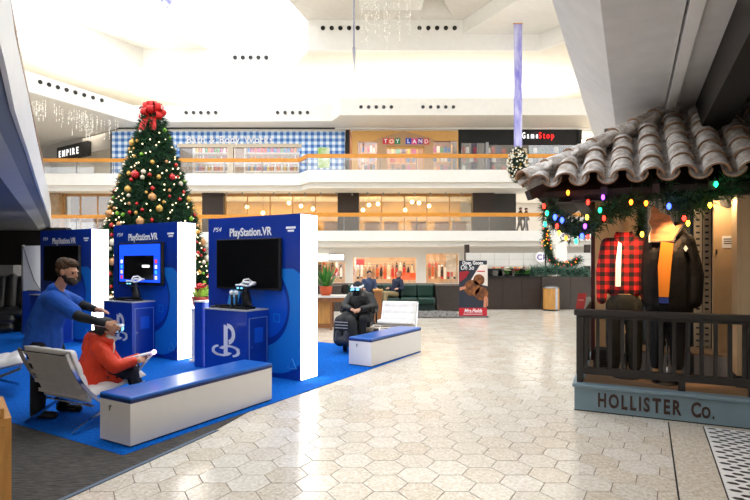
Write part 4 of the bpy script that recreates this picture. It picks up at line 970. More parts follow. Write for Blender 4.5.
blob('hair', [(hc2 + q @ Vector((-.02, 0, .035)), (.1, .083, .088), q), (hc2 + q @ Vector((-.055, 0, -.02)), (.055, .075, .085), q), (hc2 + q @ Vector((-.12, 0, -.03)), (.05, .03, .02), q)], M('grey_black_hair', (54, 52, 54), .7, noise=(24, .4), bump=(40, .6)), pc, .008, 1)
def worn_headset(loc, f, label, s=1.0):
    f = Vector(f).normalized(); hs = thing('headset', label, 'headset', loc, math.atan2(f.y, f.x))
    blob('visor', [((.115 * s, -.055 * s, .0), .042 * s, (.115 * s, .055 * s, 0), .042 * s), ((.1 * s, -.055 * s, -.02 * s), .038 * s, (.1 * s, .055 * s, -.02 * s), .038 * s)], HSB, hs, .008)
    MB().tube([(.09 * s, -.105 * s, .025 * s), (.15 * s, -.08 * s, .03 * s), (.165 * s, 0, .034 * s), (.15 * s, .08 * s, .03 * s), (.09 * s, .105 * s, .025 * s)], .014 * s, 8).build('visor_rim', HSW, hs, True)
    for q_ in ((.155, .166, -.075, -.02, -.02, .01), (.155, .166, .02, .075, -.02, .01), (.09, .12, -.1, -.09, -.03, -.01)): BX('glow_strip', HSG, hs, *[v * s for v in q_])
    pts = [(.1 * math.cos(R(a)) * 1.15 * s, .105 * math.sin(R(a)) * s, (.035 + .03 * (1 - math.cos(R(a))) * .5) * s) for a in range(40, 321, 20)]
    MB().tube(pts, .018 * s, 8).build('headband', HSW, hs, True)
    return hs
worn_headset(Vector((cx0, cy0, 0)) + hc2, cf, 'white and black headset worn by the child', .9)
aimc = thing('aim_controller', 'white aiming controller with a glowing tip in the child\'s hands', 'controller', Vector((cx0, cy0, 0)) + wrR.lerp(wrL, .5) + Vector((.02, 0, .02)))
o = Vector(aimc.location); tipp = PD(154, 352, cy0 + .12) - o; bk_ = PD(124, 360, cy0) - o; dn = PD(138, 371, cy0 + .08) - o
MB().tube([bk_, tipp], [.017, .014], 8).build('barrel', HSW, aimc, True); MB().tube([tipp, tipp.lerp(dn, .5), dn], .012, 8).tube([dn, bk_.lerp(tipp, .3)], .012, 8).build('frame', HSW, aimc, True)
MB().ball(tipp, .024, 10, 8).build('glow_ball', M('pink_glow', (255, 200, 240), .4, emit=((255, 170, 230), 3)), aimc, True)

# --- person in a power wheelchair
w0 = Vector((X(360, 9.75), 9.75, .004))
wc = thing('wheelchair', 'black power wheelchair beside the farther bench', 'wheelchair', w0, R(-8))
BX('base', BLACKM, wc, -.25, .25, -.3, .42, .1, .34, bevel=.04)
BX('seat', BLACK, wc, -.24, .24, -.3, .25, .42, .52, bevel=.03); BX('seat_post', BLACKM, wc, -.08, .08, -.05, .15, .34, .42)
BX('backrest', BLACK, wc, -.23, .23, .22, .32, .5, 1.0, bevel=.03)
for s in (-1, 1):
    MB().bar((s * .29, -.25, .70), (s * .29, .2, .70), .07, .05).build('armrest', BLACK, wc); MB().bar((s * .29, .15, .45), (s * .29, .15, .7), .03, .03).build('armrest_post', BLACKM, wc)
    wh = MB().tube([(s * .24, .2, .17), (s * .31, .2, .17)], .17, 18).build('drive_wheel', M('tyre', (30, 30, 32), .8), wc); MB().tube([(s * .305, .2, .17), (s * .316, .2, .17)], .09, 14).build('hub', STEEL, wh)
    wh = MB().tube([(s * .2 - .025, -.42, .085), (s * .2 + .025, -.42, .085)], .085, 14).build('caster', MATS['tyre'], wc); MB().bar((s * .2, -.42, .09), (s * .2, -.28, .22), .03, .03).build('fork', BLACKM, wh)
BX('footplate', BLACKM, wc, -.18, .18, -.55, -.3, .1, .125); MB().tube([(.29, -.22, .72), (.29, -.24, .8)], .015, 8).build('joystick', BLACK, wc); BX('control_box', BLACKM, wc, .25, .33, -.28, -.16, .7, .75)
pw_ = person('person in a black winter jacket seated in the wheelchair wearing a headset', w0)
pw_.rotation_euler.z = R(-8)
ff = Vector((-.12, -1, -.06)).normalized(); fl_ = Vector((0, 0, 1)).cross(ff).normalized()
hip = Vector((0, .08, .6)); chest = Vector((-.0, .05, .89)); neck = Vector((-.02, .01, 1.01)); hd_ = Vector((-.04, -.03, 1.1))
sh = [chest + Vector((s * .17, 0, .04)) for s in (-1, 1)]; el = [Vector((s * .27, -.08, .76)) for s in (-1, 1)]; wr = [Vector((-.03 + s * .08, -.3, .74)) for s in (-1, 1)]
kn = [Vector((s * .12, -.36, .56)) for s in (-1, 1)]; ft = [Vector((s * .1, -.42, .17)) for s in (-1, 1)]
bd = [(hip, .13, chest, .13), (chest, .11, neck, .06), (neck, .05, hd_, .05)] + head_prims(hd_, ff, .95)
jk = [(hip, .21, chest, .19), (hip + Vector((-.06, 0, 0)), .18, chest, .18), (hip + Vector((.06, 0, 0)), .18, chest, .18), (chest, .17, neck + Vector((0, 0, -.02)), .1)]
tr = []
for i in (0, 1):
    bd += [(sh[i], .05, el[i], .042), (el[i], .04, wr[i], .028), (hip + Vector((kn[i].x * .8, 0, -.02)), .085, kn[i], .06), (kn[i], .055, ft[i], .04), (ft[i], .04, ft[i] + Vector((0, -.15, -.02)), .034), (sh[i], .06, chest, .1)]
    bd += hand_prims(wr[i], (-.6 if i else .6, -.4, -.1), (0, .3, -1), .7)
    jk += [(sh[i], .105, el[i], .095), (el[i], .09, wr[i].lerp(el[i], .15), .06), (sh[i], .1, chest, .17)]
    tr += [(hip + Vector((kn[i].x * .8, 0, -.02)), .105, kn[i], .085), (kn[i], .08, ft[i] + Vector((0, 0, .03)), .06)]
blob('body', bd, SKIN, pw_, .009, 2)
blob('jacket', jk, M('black_puffer', (13, 13, 15), .55, noise=(6, .3), bump=(10, 1)), pw_, .013, 2)
blob('trousers', tr, DENIM, pw_, .013)
[blob('shoe', [(f + Vector((0, 0.02, -.01)), .045, f + Vector((0, -.16, -.015)), .038)], BLACK, pw_, .012) for f in ft]
blob('hood', [(neck + Vector((-.1, .06, -.0)), .06, neck + Vector((.1, .06, -.0)), .06), (neck + Vector((.1, .04, 0)), .055, neck + Vector((.07, -.07, -.03)), .045), (neck + Vector((-.1, .04, 0)), .055, neck + Vector((-.1, -.06, -.03)), .045)], M('grey_fur', (96, 92, 88), .9, bump=(40, 1)), pw_, .012, 2)
q = Matrix((ff, fl_, Vector((0, 0, 1)))).transposed()
blob('knit_hat', [(hd_ + q @ Vector((-.01, 0, .055)), (.108, .092, .09), q), (hd_ + q @ Vector((-.05, 0, -.01)), (.06, .088, .08), q)], M('dark_hat', (34, 38, 48), .9, noise=(20, .4)), pw_, .011)
blob('scarf', [(hd_ + q @ Vector((.05, -.04, -.085)), .045, hd_ + q @ Vector((.05, .04, -.085)), .045)], M('dark_scarf', (40, 38, 40), .9), pw_, .011)
ws = worn_headset(pw_.matrix_basis @ hd_, Matrix.Rotation(R(-8), 3, 'Z') @ ff, 'headset with blue lights worn by the person in the wheelchair')
bp_ = thing('backpack', 'black and grey backpack hanging on the front of the wheelchair', 'backpack', w0 + Vector((-.24, -.55, .12)), R(-25))
blob('bag', [((-.1, 0, .12), .13, (-.08, 0, .42), .13), ((.1, 0, .12), .13, (.08, 0, .42), .13), ((0, 0, .45), .13, (0, .02, .5), .11)], M('bag_black', (22, 22, 25), .7, bump=(16, .5)), bp_, .014)
blob('pocket', [((-.09, -.1, .12), .075, (.09, -.1, .12), .075), ((-.08, -.1, .12), .075, (-.08, -.1, .24), .06), ((.08, -.1, .12), .075, (.08, -.1, .24), .06)], M('bag_grey', (58, 60, 66), .7, noise=(30, .5), bump=(20, .5)), bp_, .012)
for k in range(3): MB().box(-.12, .12, -.155 + .0 * k, -.14, .33 + .05 * k, .342 + .05 * k).build('trim_stripe', M('bag_stripe', (170, 172, 178), .6), bp_)
MB().tube([(-.05, 0, .6), (-.04, .02, .67), (.04, .02, .67), (.05, 0, .6)], .012, 6).build('handle', MATS['bag_black'], bp_, True)
# ================================================================ SHOP PORCH WITH TILED ROOF
O2 = G(574.4, 410).xy
def HL(s, t, z=0): p = O2 + A * s + Bv * t; return Vector((p.x, p.y, z))
def HP(px, py, t):                               # point seen at a pixel on the plane t metres behind the porch front
    k = (px - 375) / F; o = O2 + Bv * t; s = (k * o.y - o.x) / (A.x - k * A.y); p = o + A * s
    return Vector((p.x, p.y, H(py, p.y)))
def SP(px, t):
    k = (px - 375) / F; o = O2 + Bv * t; return (k * o.y - o.x) / (A.x - k * A.y)
AZ = -h1
def porch(name, label, cat, s, t, z, group=None): return thing(name, label, cat, HL(s, t, z), AZ, group)
TEAL = M('grey_blue_paint', (116, 138, 150), .5, noise=(6, .08), bump=(30, .1))
WDARK = M('weathered_deck', (150, 120, 92), .7, noise=(4, .3, (1, 8, 1)))
RAILM = M('dark_stained_wood', (38, 33, 30), .55, noise=(5, .3, (1, 6, 6)))
pf = porch('porch_platform', 'grey-blue shop porch platform with dark brown sign letters', 'platform', 0, 0, 0)
PL = 3.4
BX('front_board', TEAL, pf, 0, PL, 0, 2.6, .012, .255); BX('lip', TEAL, pf, -.02, PL, -.03, .1, .255, .292, bevel=.008); BX('kick', BLACK, pf, 0, PL, .004, 2.6, 0, .012)
BX('side_lip', TEAL, pf, -.02, .08, .1, 2.6, .255, .292)
for k in range(19): BX('deck_board', WDARK, pf, .08, PL, .1 + k * .132, .1 + k * .132 + .126, .255, .285)
dk = M('sign_brown', (50, 24, 15), .5)
sx0, sx1 = SP(597, 0), SP(713, 0)
LET = [('HOLLISTER', 'big'), ]
def sign_row(chars, size, x, x1, off_=.006):
    ts = [text('sign_letter', c, size, dk, pf, (0, -.003, .07), ext=.006, sx=.62, off=off_, align='LEFT') for c in chars]
    ws = [(min(v.co.x for v in t_.data.vertices) * .62, max(v.co.x for v in t_.data.vertices) * .62) for t_ in ts]
    gap = ((x1 - x) - sum(b_ - a_ for a_, b_ in ws)) / max(1, len(ts) - 1)
    for t_, (a_, b_) in zip(ts, ws): t_.location.x = x - a_; x += (b_ - a_) + gap
sign_row('HOLLISTER', .2, SP(598, 0), SP(681.5, 0)); sign_row('C', .2, SP(691, 0), SP(699.5, 0)); sign_row('O.', .15, SP(701.5, 0), SP(714.5, 0), .005)
# railings
def porch_rail(label, s0, t0, s1, t1, n, posts=True):
    a = HL(s0, t0, .285); b = HL(s1, t1, .285); d = b - a; L_ = d.length
    r = thing('porch_railing', label, 'railing', a, math.atan2(d.y, d.x))
    BX('handrail', RAILM, r, -.06, L_ + .06, -.055, .055, .735, .80, bevel=.012); BX('top_rail', RAILM, r, 0, L_, -.03, .03, .705, .735)
    BX('bottom_rail', RAILM, r, 0, L_, -.03, .03, .1, .175)
    for k in range(n):
        x = L_ * (k + .5) / n; BX('baluster', RAILM, r, x - .018, x + .018, -.018, .018, .175, .705)
    for x in (0.0, L_ * .62, L_): BX('foot_post', RAILM, r, x - .03, x + .03, -.03, .03, 0, .1)
    for x in (0, L_): BX('end_post', RAILM, r, x - .035, x + .035, -.035, .035, .1, .735)
    return r
s_end = SP(752, .1)
porch_rail('dark wooden railing across the front of the shop porch', .05, .1, s_end, .1, 13)
porch_rail('dark wooden railing running back along the porch side', .05, .22, .05, 2.3, 16)
porch_rail('dark wooden railing at the back of the shop porch', .6, 2.05, 2.7, 2.05, 16)
rs = porch('small_notice', 'small red notice standing on the porch rail corner', 'sign', .03, .14, 1.086)
mb = MB().add([(-.03, 0, 0), (.06, 0, 0), (.085, .02, .17), (.0, .02, .17)], [(0, 1, 2, 3)]).add([(-.03, .004, 0), (.06, .004, 0), (.085, .024, .17), (.0, .024, .17)], [(3, 2, 1, 0)]); mb.build('board', M('notice_red', (170, 40, 36), .5), rs)
text('lettering', 'SALE', .03, PRINTW, rs, (.03, .006, .08), ext=.001) if False else BX('text_line', M('notice_pink', (226, 150, 140), .5), rs, .0, .055, .002, .004, .09, .1)
# roof
E0 = (-.45, -.36); ZE, SL, RUN = 2.40, .64, 1.55
RB = M('roof_deck_dark', (40, 32, 28), .8)
rf = porch('tiled_roof', 'barrel-tiled porch roof with grey weathered terracotta tiles', 'roof', E0[0], E0[1], ZE)
RX = 3.6
dv = [(0.1, .1, -.06), (RX, .1, -.06), (RX, RUN, SL * RUN - .08), (RUN, RUN, SL * RUN - .08)]
mbr = MB().add([Vector(p) for p in dv] + [Vector(p) - Vector((0, 0, .06)) for p in dv], [(0, 1, 2, 3), (7, 6, 5, 4), (0, 4, 5, 1), (1, 5, 6, 2), (2, 6, 7, 3), (3, 7, 4, 0)])
dl = [(.1, .1, -.06), (RUN, RUN, SL * RUN - .08), (RUN, 3.2, SL * RUN - .08), (.1, 3.2, -.06)]
mbr.add([Vector(p) for p in dl] + [Vector(p) - Vector((0, 0, .06)) for p in dl], [(0, 1, 2, 3), (7, 6, 5, 4), (0, 4, 5, 1), (1, 5, 6, 2), (2, 6, 7, 3), (3, 7, 4, 0)])
mbr.build('roof_deck', RB, rf)
m, nt, N, L, b = MX('weathered_terracotta'); geo = N.new('ShaderNodeNewGeometry')
n = N.new('ShaderNodeTexNoise'); n.inputs['Scale'].default_value = 9; n.inputs['Detail'].default_value = 6; n.inputs['Roughness'].default_value = .7; L.new(geo.outputs['Position'], n.inputs['Vector'])
r = N.new('ShaderNodeValToRGB'); r.color_ramp.elements[0].position = .3; r.color_ramp.elements[0].color = C3((132, 110, 92)); r.color_ramp.elements[1].position = .62; r.color_ramp.elements[1].color = C3((226, 222, 220))
e = r.color_ramp.elements.new(.45); e.color = C3((180, 170, 162)); L.new(n.outputs[0], r.inputs[0]); L.new(r.outputs[0], b.inputs['Base Color']); b.inputs['Roughness'].default_value = .85
bp = N.new('ShaderNodeBump'); bp.inputs['Strength'].default_value = .5; bp.inputs['Distance'].default_value = .02; L.new(n.outputs[0], bp.inputs['Height']); L.new(bp.outputs[0], b.inputs['Normal'])
TERR = m; TERRE = M('terracotta_rim', (160, 124, 96), .8, noise=(14, .4))
def tile_mesh(name, r0, r1, Ln, th, seg=9, inv=False, span=165):
    mb = MB(); vs = []; fs = []; mi = []
    for (rr, y) in ((r0, 0), (r0 * .985, .03), (r1, Ln)):
        for q in range(2):
            for k in range(seg + 1):
                a = R(90 - span / 2 + span * k / seg); c = rr - (th if q else 0)
                z = c * math.sin(a); vs.append((c * math.cos(a), y, -z if inv else z))
    w = seg + 1
    for j in range(2):
        for k in range(seg):
            o_ = j * 2 * w + k; u_ = o_ + 2 * w
            fs.append((o_, u_, u_ + 1, o_ + 1)); mi.append(0); fs.append((o_ + w, o_ + w + 1, u_ + w + 1, u_ + w)); mi.append(1)
        for k in (0, seg): o_ = j * 2 * w + k; fs.append((o_, o_ + w, o_ + 3 * w, o_ + 2 * w)); mi.append(0)
    for k in range(seg): fs.append((k, k + 1, k + w + 1, k + w)); mi.append(1)
    me = bpy.data.meshes.new(name); me.from_pydata(vs, [], fs); me.materials.append(TERR); me.materials.append(TERRE)
    if inv: mi = [0] * (len(mi) - seg) + [1] * seg
    me.polygons.foreach_set('material_index', mi); me.polygons.foreach_set('use_smooth', [f < len(fs) - seg for f in range(len(fs))]); me.update(); return me
CAP = tile_mesh('roof_tile', .11, .092, .4, .018); PAN = tile_mesh('roof_tile', .1, .085, .4, .014, inv=True)
PIT = .262; sl = math.atan(SL); EXP = .29
def put_tile(me, x, y, z, rot, sc=1):
    o = bpy.data.objects.new('roof_tile', me); COL.objects.link(o); o.parent = rf; o.location = (x, y, z); o.rotation_euler = rot; o.scale = (sc, sc, sc)
for side in (0, 1):
    ncol = 14 if side == 0 else 11
    for c in range(ncol):
        for row in range(7):
            yy = row * EXP * math.cos(sl)
            if yy > RUN - .1: continue
            for kind in (0, 1):
                xx = .13 + c * PIT + (PIT / 2 if kind else 0)
                if xx < yy + .02: continue
                jit = random.uniform(-.012, .012); zz = yy * SL + (.045 if kind == 0 else .055)
                rot = Matrix.Rotation(sl - .03 + random.uniform(-.02, .02), 4, 'X')
                if side == 0: put_tile(CAP if kind == 0 else PAN, xx, yy - .06 + jit, zz - .04 if kind == 0 else zz, (rot @ Matrix.Rotation(random.uniform(-.03, .03), 4, 'Z')).to_euler())
                else:
                    mt = Matrix.Rotation(R(-90), 4, 'Z') @ rot
                    put_tile(CAP if kind == 0 else PAN, yy - .06 + jit, xx, zz - .04 if kind == 0 else zz, mt.to_euler())
hl = math.atan(SL / math.sqrt(2))
for k in range(8):
    s = -.03 + k * .215
    if s > RUN - .2: continue
    mt = Matrix.Rotation(R(-45), 4, 'Z') @ Matrix.Rotation(hl - .03, 4, 'X'); put_tile(CAP, s, s, s * SL + .07, mt.to_euler(), 1.1)
# beams and posts under the eaves
BEAM = M('dark_beam', (48, 36, 30), .7, noise=(5, .3, (1, 6, 6)))
BX('eave_beam', BEAM, rf, .28, RX, .42, .56, -.14, .02); BX('eave_beam', BEAM, rf, .42, .56, .3, 3.2, -.14, .02)
for k in range(7):
    x = .75 + k * .46; MB().bar((x, .02, -.09), (x, RUN, SL * RUN - .15), .06, .09).build('rafter', BEAM, rf)
MB().bar((.02, .02, -.1), (RUN, RUN, SL * RUN - .16), .08, .1).build('hip_rafter', BEAM, rf)
# pillars and back wall of the porch
BEIGE = M('beige_panel', (214, 176, 130), .6, noise=(4, .1)); BEIGED = M('beige_door', (206, 174, 132), .6, noise=(4, .12))
TB = 1.55
def col(name, label, s0, s1, t0, t1, z1, mat, edgem=None):
    c = porch(name, label, 'pillar', s0, t0, .285)
    w = s1 - s0; BX('shaft', mat, c, 0, w, 0, t1 - t0, 0, z1 - .285)
    BX('base_block', BLACK, c, -.01, w + .01, -.01, t1 - t0 + .01, 0, .12)
    for k in (0, 1): BX('panel_moulding', mat, c, .04, w - .04, -.012, 0, .2 + k * .95, .2 + k * .95 + .85)
    if edgem: BX('edge_strip', edgem, c, -.05, 0, .0, .06, 0, z1 - .285)
    return c
a0, a1 = SP(595, TB), SP(641, TB)
col('porch_pillar', 'beige panelled porch pillar behind the plaid shirt', a0, a1, TB, TB + .3, 2.75, BEIGE, M('maroon_edge', (70, 22, 24), .6))
a0, a1 = SP(737, .55), SP(737, .55) + 1.0
col('porch_pillar', 'beige porch pillar at the right edge of the photo', a0, a1, .55, .85, 2.85, M('beige_pillar', (206, 180, 142), .6, noise=(4, .1)))
a0, a1 = SP(713, 1.0), SP(736, 1.0) + .5
dr = porch('porch_door', 'beige panelled door with a white notice', 'door', a0, 1.0, .285); w = a1 - a0
BX('leaf', BEIGED, dr, 0, w, 0, .06, .0, 2.3); BX('rail', BEIGED, dr, .03, w, -.02, 0, .55, .65); BX('stile', BEIGED, dr, .0, .06, -.02, 0, 0, 2.3); BX('rail', BEIGED, dr, .03, w, -.02, 0, 2.15, 2.3)
nz = H(242, HP(727, 242, 1.0).y); sn = SP(722, 1.0) - a0
nt_ = BX('notice', PRINTW, dr, sn, sn + .14, -.008, 0, H(248, HP(727, 242, 1.0).y) - .285, H(236, HP(727, 242, 1.0).y) - .285)
zc = H(240, HP(727, 242, 1.0).y) - .285
for k in range(3): BX('text_line', BLACK, nt_, sn + .015, sn + .125, -.01, -.008, zc + .005 - k * .025, zc + .016 - k * .025)
MB().tube([(sn + .06, -.03, H(200, HP(722, 200, 1.0).y) - .285), (sn + .06, 0, H(200, HP(722, 200, 1.0).y) - .285)], .09, 20).build('round_vent', BLACKM, dr)
for k, z in enumerate((.5, 1.4)): MB().tube([(.03, -.03, z), (.03, -.03, z + .06)], .012, 8).build('hinge', CHROME, dr)
# louvred white shutters
for k, (pa_, pb_) in enumerate(((694, 702), (703, 711))):
    a0, a1 = SP(pa_, 1.45), SP(pb_, 1.45)
    sh_ = porch('shutter', 'narrow pale louvred shutter, %s of the pair by the beige door' % ('left' if k == 0 else 'right'), 'shutter', a0, 1.45, .285); w = a1 - a0
    SHW = M('shutter_cream', (222, 206, 180), .6)
    for x in (0, w - .02): BX('stile', SHW, sh_, x, x + .02, 0, .03, 0, 2.1)
    for q in range(26): BX('slat', SHW, sh_, .02, w - .02, .005, .025, .05 + q * .078, .05 + q * .078 + .055)
# back wall, dark doorway and interior
struct(MB().poly([HL(-.0 + SP(641, 2.3), 2.35).xy, HL(4, 2.35).xy, HL(4, 2.5).xy, HL(SP(641, 2.3), 2.5).xy], .0, 3.3).build('wall_porch_back', M('porch_dark_wall', (70, 76, 80), .7)))
struct(MB().poly([HL(2.45, 1.0).xy, HL(2.55, 1.0).xy, HL(2.55, 2.4).xy, HL(2.45, 2.4).xy], .285, 3.3).build('wall_porch_side', M('porch_dark_wall', (70, 76, 80), .7)))
pw0, pw1 = SP(646, 2.25), SP(692, 2.25)
pn = struct(MB().poly([HL(pw0, 2.28).xy, HL(pw1, 2.28).xy, HL(pw1, 2.34).xy, HL(pw0, 2.34).xy], .5, 2.6).build('window_9', M('pale_window', (206, 206, 204), .4)))
for k in range(5):
    s = pw0 + (pw1 - pw0) * k / 4; MB().poly([HL(s - .02, 2.26).xy, HL(s + .02, 2.26).xy, HL(s + .02, 2.28).xy, HL(s - .02, 2.28).xy], .5, 2.6).build('mullion', M('mullion_blue', (92, 112, 128), .5), pn)
# low grey plinth boxes inside the porch
GBX = M('grey_board', (150, 150, 152), .6, noise=(4, .2, (8, 8, 1)))
for k, (pa_, pb_, tt, hh, lb_) in enumerate(((636, 690, .95, .26, 'low grey display plinth behind the mannequins'), (694, 728, .75, .3, 'low grey display plinth near the beige pillar'))):
    a0, a1 = SP(pa_, tt), SP(pb_, tt); bx_ = porch('display_plinth', lb_, 'plinth', a0, tt, .285); w = a1 - a0
    n_ = 4
    for q in range(n_): BX('board', GBX, bx_, w * q / n_ + .002, w * (q + 1) / n_ - .002, 0, .02, 0, hh - .02)
    BX('top', WDARK, bx_, -.01, w + .01, -.01, .5, hh - .02, hh); BX('back', GBX, bx_, 0, w, .46, .48, 0, hh - .02)
# black log basket and bench shapes behind the rail at left
for pa_, lb_ in ((604, 'small dark crate behind the porch rail at left'),):
    a0 = SP(pa_, .9); bx_ = porch('crate', lb_, 'crate', a0 - .12, .9, .285)
    for q in range(4): BX('slat', RAILM, bx_, 0, .24, -.012, 0, .02 + q * .06, .02 + q * .06 + .045)
    BX('body', BLACK, bx_, .005, .235, 0, .22, .0, .25)

# ---- mannequins
def stand(t, x, z):
    MB().tube([(x, 0, .02), (x, 0, z)], .014, 8).build('stand_pole', CHROME, t)
    MB().lathe([(.0, 0), (.15, 0), (.15, .008), (.02, .02)], 20, (x, 0, 0)).build('stand_base', BLACKM, t, True)
PLAID = None
m, nt, N, L, b = MX('buffalo_plaid'); tc = N.new('ShaderNodeTexCoord'); sp_ = N.new('ShaderNodeSeparateXYZ'); L.new(tc.outputs['Object'], sp_.inputs[0])
sA = stripe(sp_.outputs[0], .075); sB = stripe(sp_.outputs[2], .075); ad = N.new('ShaderNodeMath'); ad.operation = 'ADD'
def stripe_(out, per):
    a = N.new('ShaderNodeMath'); a.operation = 'MULTIPLY'; a.inputs[1].default_value = 1 / per; L.new(out, a.inputs[0])
    c = N.new('ShaderNodeMath'); c.operation = 'FRACT'; L.new(a.outputs[0], c.inputs[0])
    g = N.new('ShaderNodeMath'); g.operation = 'GREATER_THAN'; g.inputs[1].default_value = .5; L.new(c.outputs[0], g.inputs[0]); return g
sA = stripe_(sp_.outputs[0], .1); sB = stripe_(sp_.outputs[2], .1)
L.new(sA.outputs[0], ad.inputs[0]); L.new(sB.outputs[0], ad.inputs[1]); hf_ = N.new('ShaderNodeMath'); hf_.operation = 'MULTIPLY'; hf_.inputs[1].default_value = .5; L.new(ad.outputs[0], hf_.inputs[0])
rp = N.new('ShaderNodeValToRGB'); rp.color_ramp.interpolation = 'CONSTANT'; rp.color_ramp.elements[0].color = C3((214, 26, 26)); rp.color_ramp.elements[1].position = .4; rp.color_ramp.elements[1].color = C3((112, 14, 18))
e = rp.color_ramp.elements.new(.8); e.color = C3((20, 12, 14)); L.new(hf_.outputs[0], rp.inputs[0]); L.new(rp.outputs[0], b.inputs['Base Color']); b.inputs['Roughness'].default_value = .9
PLAID = m
m1p = HP(622, 381, .0); T1 = .6
def mann(px, t, label):
    s = SP(px, t); return porch('mannequin', label, 'mannequin', s, t, .285)
m1 = mann(624, T1, 'headless mannequin in a red and black plaid shirt on the shop porch'); yd = m1.location.y
def zz(py): return H(py, yd) - .285
zs, zh = zz(240), zz(300); k_ = yd / F
SKM = M('mannequin_tan', (196, 150, 104), .6)
neck = Vector((0, 0, zz(223))); ch = Vector((0, 0, zz(252))); hp = Vector((0, 0, zz(302)))
blob('torso', [(neck, .05, Vector((0, 0, zs)), .055), (ch, .13, hp, .13), (ch, .12, Vector((0, 0, zs)), .06), (Vector((-.1, 0, zz(305))), .075, Vector((-.1, 0, .1)), .045), (Vector((.1, 0, zz(305))), .075, Vector((.1, 0, .1)), .045)], SKM, m1, .012)
SHl, SHr = Vector((-.17, 0, zz(244))), Vector((.17, 0, zz(244))); ELl, ELr = Vector((-.232, .0, zz(272))), Vector((.225, -.0, zz(272))); WRl, WRr = Vector((-.235, -.03, zz(300))), Vector((.225, -.03, zz(299)))
sh1 = blob('shirt', [(ch, .145, Vector((0, 0, zz(288))), .145), (ch + Vector((-.05, 0, 0)), .13, Vector((-.05, 0, zz(290))), .12), (ch + Vector((.05, 0, 0)), .13, Vector((.05, 0, zz(290))), .12), (SHl, .075, SHr, .075), (SHl, .078, ELl, .068), (ELl, .068, WRl, .055), (SHr, .078, ELr, .068), (ELr, .068, WRr, .055), (ch, .14, Vector((0, 0, zz(238))), .085)], PLAID, m1, .011)
MB().tube([(-.07, .03, zz(233)), (-.085, -.04, zz(236)), (-.05, -.1, zz(246))], .022, 8).tube([(.07, .03, zz(233)), (.085, -.04, zz(236)), (.02, -.11, zz(246))], .022, 8).build('collar', PLAID, sh1, True)
MB().extr([(-.09, zz(286)), (-.035, zz(286)), (-.03, zz(262)), (-.025, zz(244)), (-.06, zz(242)), (-.085, zz(262))], -.165, -.14).build('undershirt', M('tee_white', (244, 242, 238), .8), m1)
blob('cargo_trousers', [((0, 0, zz(300)), .15, (0, 0, zz(306)), .15), ((-.09, 0, zz(305)), .105, (-.11, 0, zz(340)), .085), ((-.11, 0, zz(340)), .085, (-.11, 0, .14), .07), ((.09, 0, zz(305)), .105, (.11, 0, zz(340)), .085), ((.11, 0, zz(340)), .085, (.11, 0, .14), .07)], M('camouflage', (34, 34, 22), .9, noise=(9, .5), c2=(12, 12, 11), bump=(20, .4)), m1, .013)
for s in (-.1, .1): MB().ball((s, -.04, .05), (.045, .1, .05), 10, 8).build('boot', BLACK, m1, True)
MB().tube([(0, 0, zz(228)), (0, 0, zz(218)), (.03, 0, zz(215)), (.02, 0, zz(213))], .006, 6).build('hanger_hook', CHROME, m1); stand(m1, .02, .5)
m2 = mann(667, .47, 'mannequin in a black puffer jacket over a yellow top, second on the porch'); yd = m2.location.y
ch = Vector((0, 0, zz(258))); SHl, SHr = Vector((-.13, 0, zz(243))), Vector((.16, 0, zz(243))); ELl, ELr = Vector((-.175, 0, zz(275))), Vector((.25, 0, zz(275))); WRl, WRr = Vector((-.165, -.03, zz(303))), Vector((.25, -.03, zz(300)))
blob('torso', [(Vector((0, 0, zz(228))), .05, ch, .1), (ch, .12, Vector((0, 0, zz(305))), .12), (Vector((-.1, 0, zz(305))), .07, Vector((-.1, 0, .12)), .04), (Vector((.1, 0, zz(305))), .07, Vector((.1, 0, .12)), .04)], SKM, m2, .012)
PUFF = M('black_quilted', (15, 12, 11), .6, noise=(5, .3), bump=(9, 1), spec=.2)
j2 = blob('jacket', [(ch, .175, Vector((.02, 0, zz(306))), .175), (ch + Vector((-.08, 0, 0)), .15, Vector((-.08, 0, zz(306))), .14), (ch + Vector((.08, 0, 0)), .16, Vector((.1, 0, zz(306))), .15), (SHl, .095, SHr, .1), (SHl, .1, ELl, .085), (ELl, .085, WRl, .07), (SHr, .11, ELr, .1), (ELr, .1, WRr, .08), (Vector((-.1, .04, zz(236))), .06, Vector((.12, .04, zz(234))), .08)], PUFF, m2, .012)
blob('hood_trim', [(Vector((.1, .02, zz(226))), .05, Vector((.14, -.02, zz(238))), .06), (Vector((.14, -.02, zz(238))), .055, Vector((.05, -.13, zz(252))), .035), (Vector((-.1, .02, zz(232))), .045, Vector((-.13, -.08, zz(250))), .03)], M('brown_fur', (62, 50, 40), .95, bump=(50, 1)), j2, .012)
MB().extr([(-.09, zz(296)), (-.0, zz(296)), (.02, zz(270)), (.045, zz(244)), (-.07, zz(242)), (-.1, zz(266))], -.215, -.185).build('yellow_top', M('top_orange', (214, 122, 18), .7), m2)
MB().extr([(-.09, zz(302)), (-.0, zz(302)), (-.0, zz(296)), (-.09, zz(296))], -.205, -.18).build('blue_hem', M('hem_blue', (40, 60, 140), .7), m2)
MB().extr([(.14, zz(249)), (.16, zz(252)), (.18, zz(249)), (.16, zz(246))], -.175, -.13).build('badge', M('badge_grey', (190, 186, 178), .6), j2)
blob('trousers', [((0, 0, zz(306)), .14, (0, 0, zz(312)), .14), ((-.09, 0, zz(310)), .1, (-.1, 0, .2), .065), ((.09, 0, zz(310)), .1, (.1, 0, .2), .065)], DENIM, m2, .013)
for s in (-.1, .1): MB().ball((s, -.03, .06), (.04, .09, .05), 10, 8).build('boot', BLACK, m2, True)
stand(m2, 0, .6)
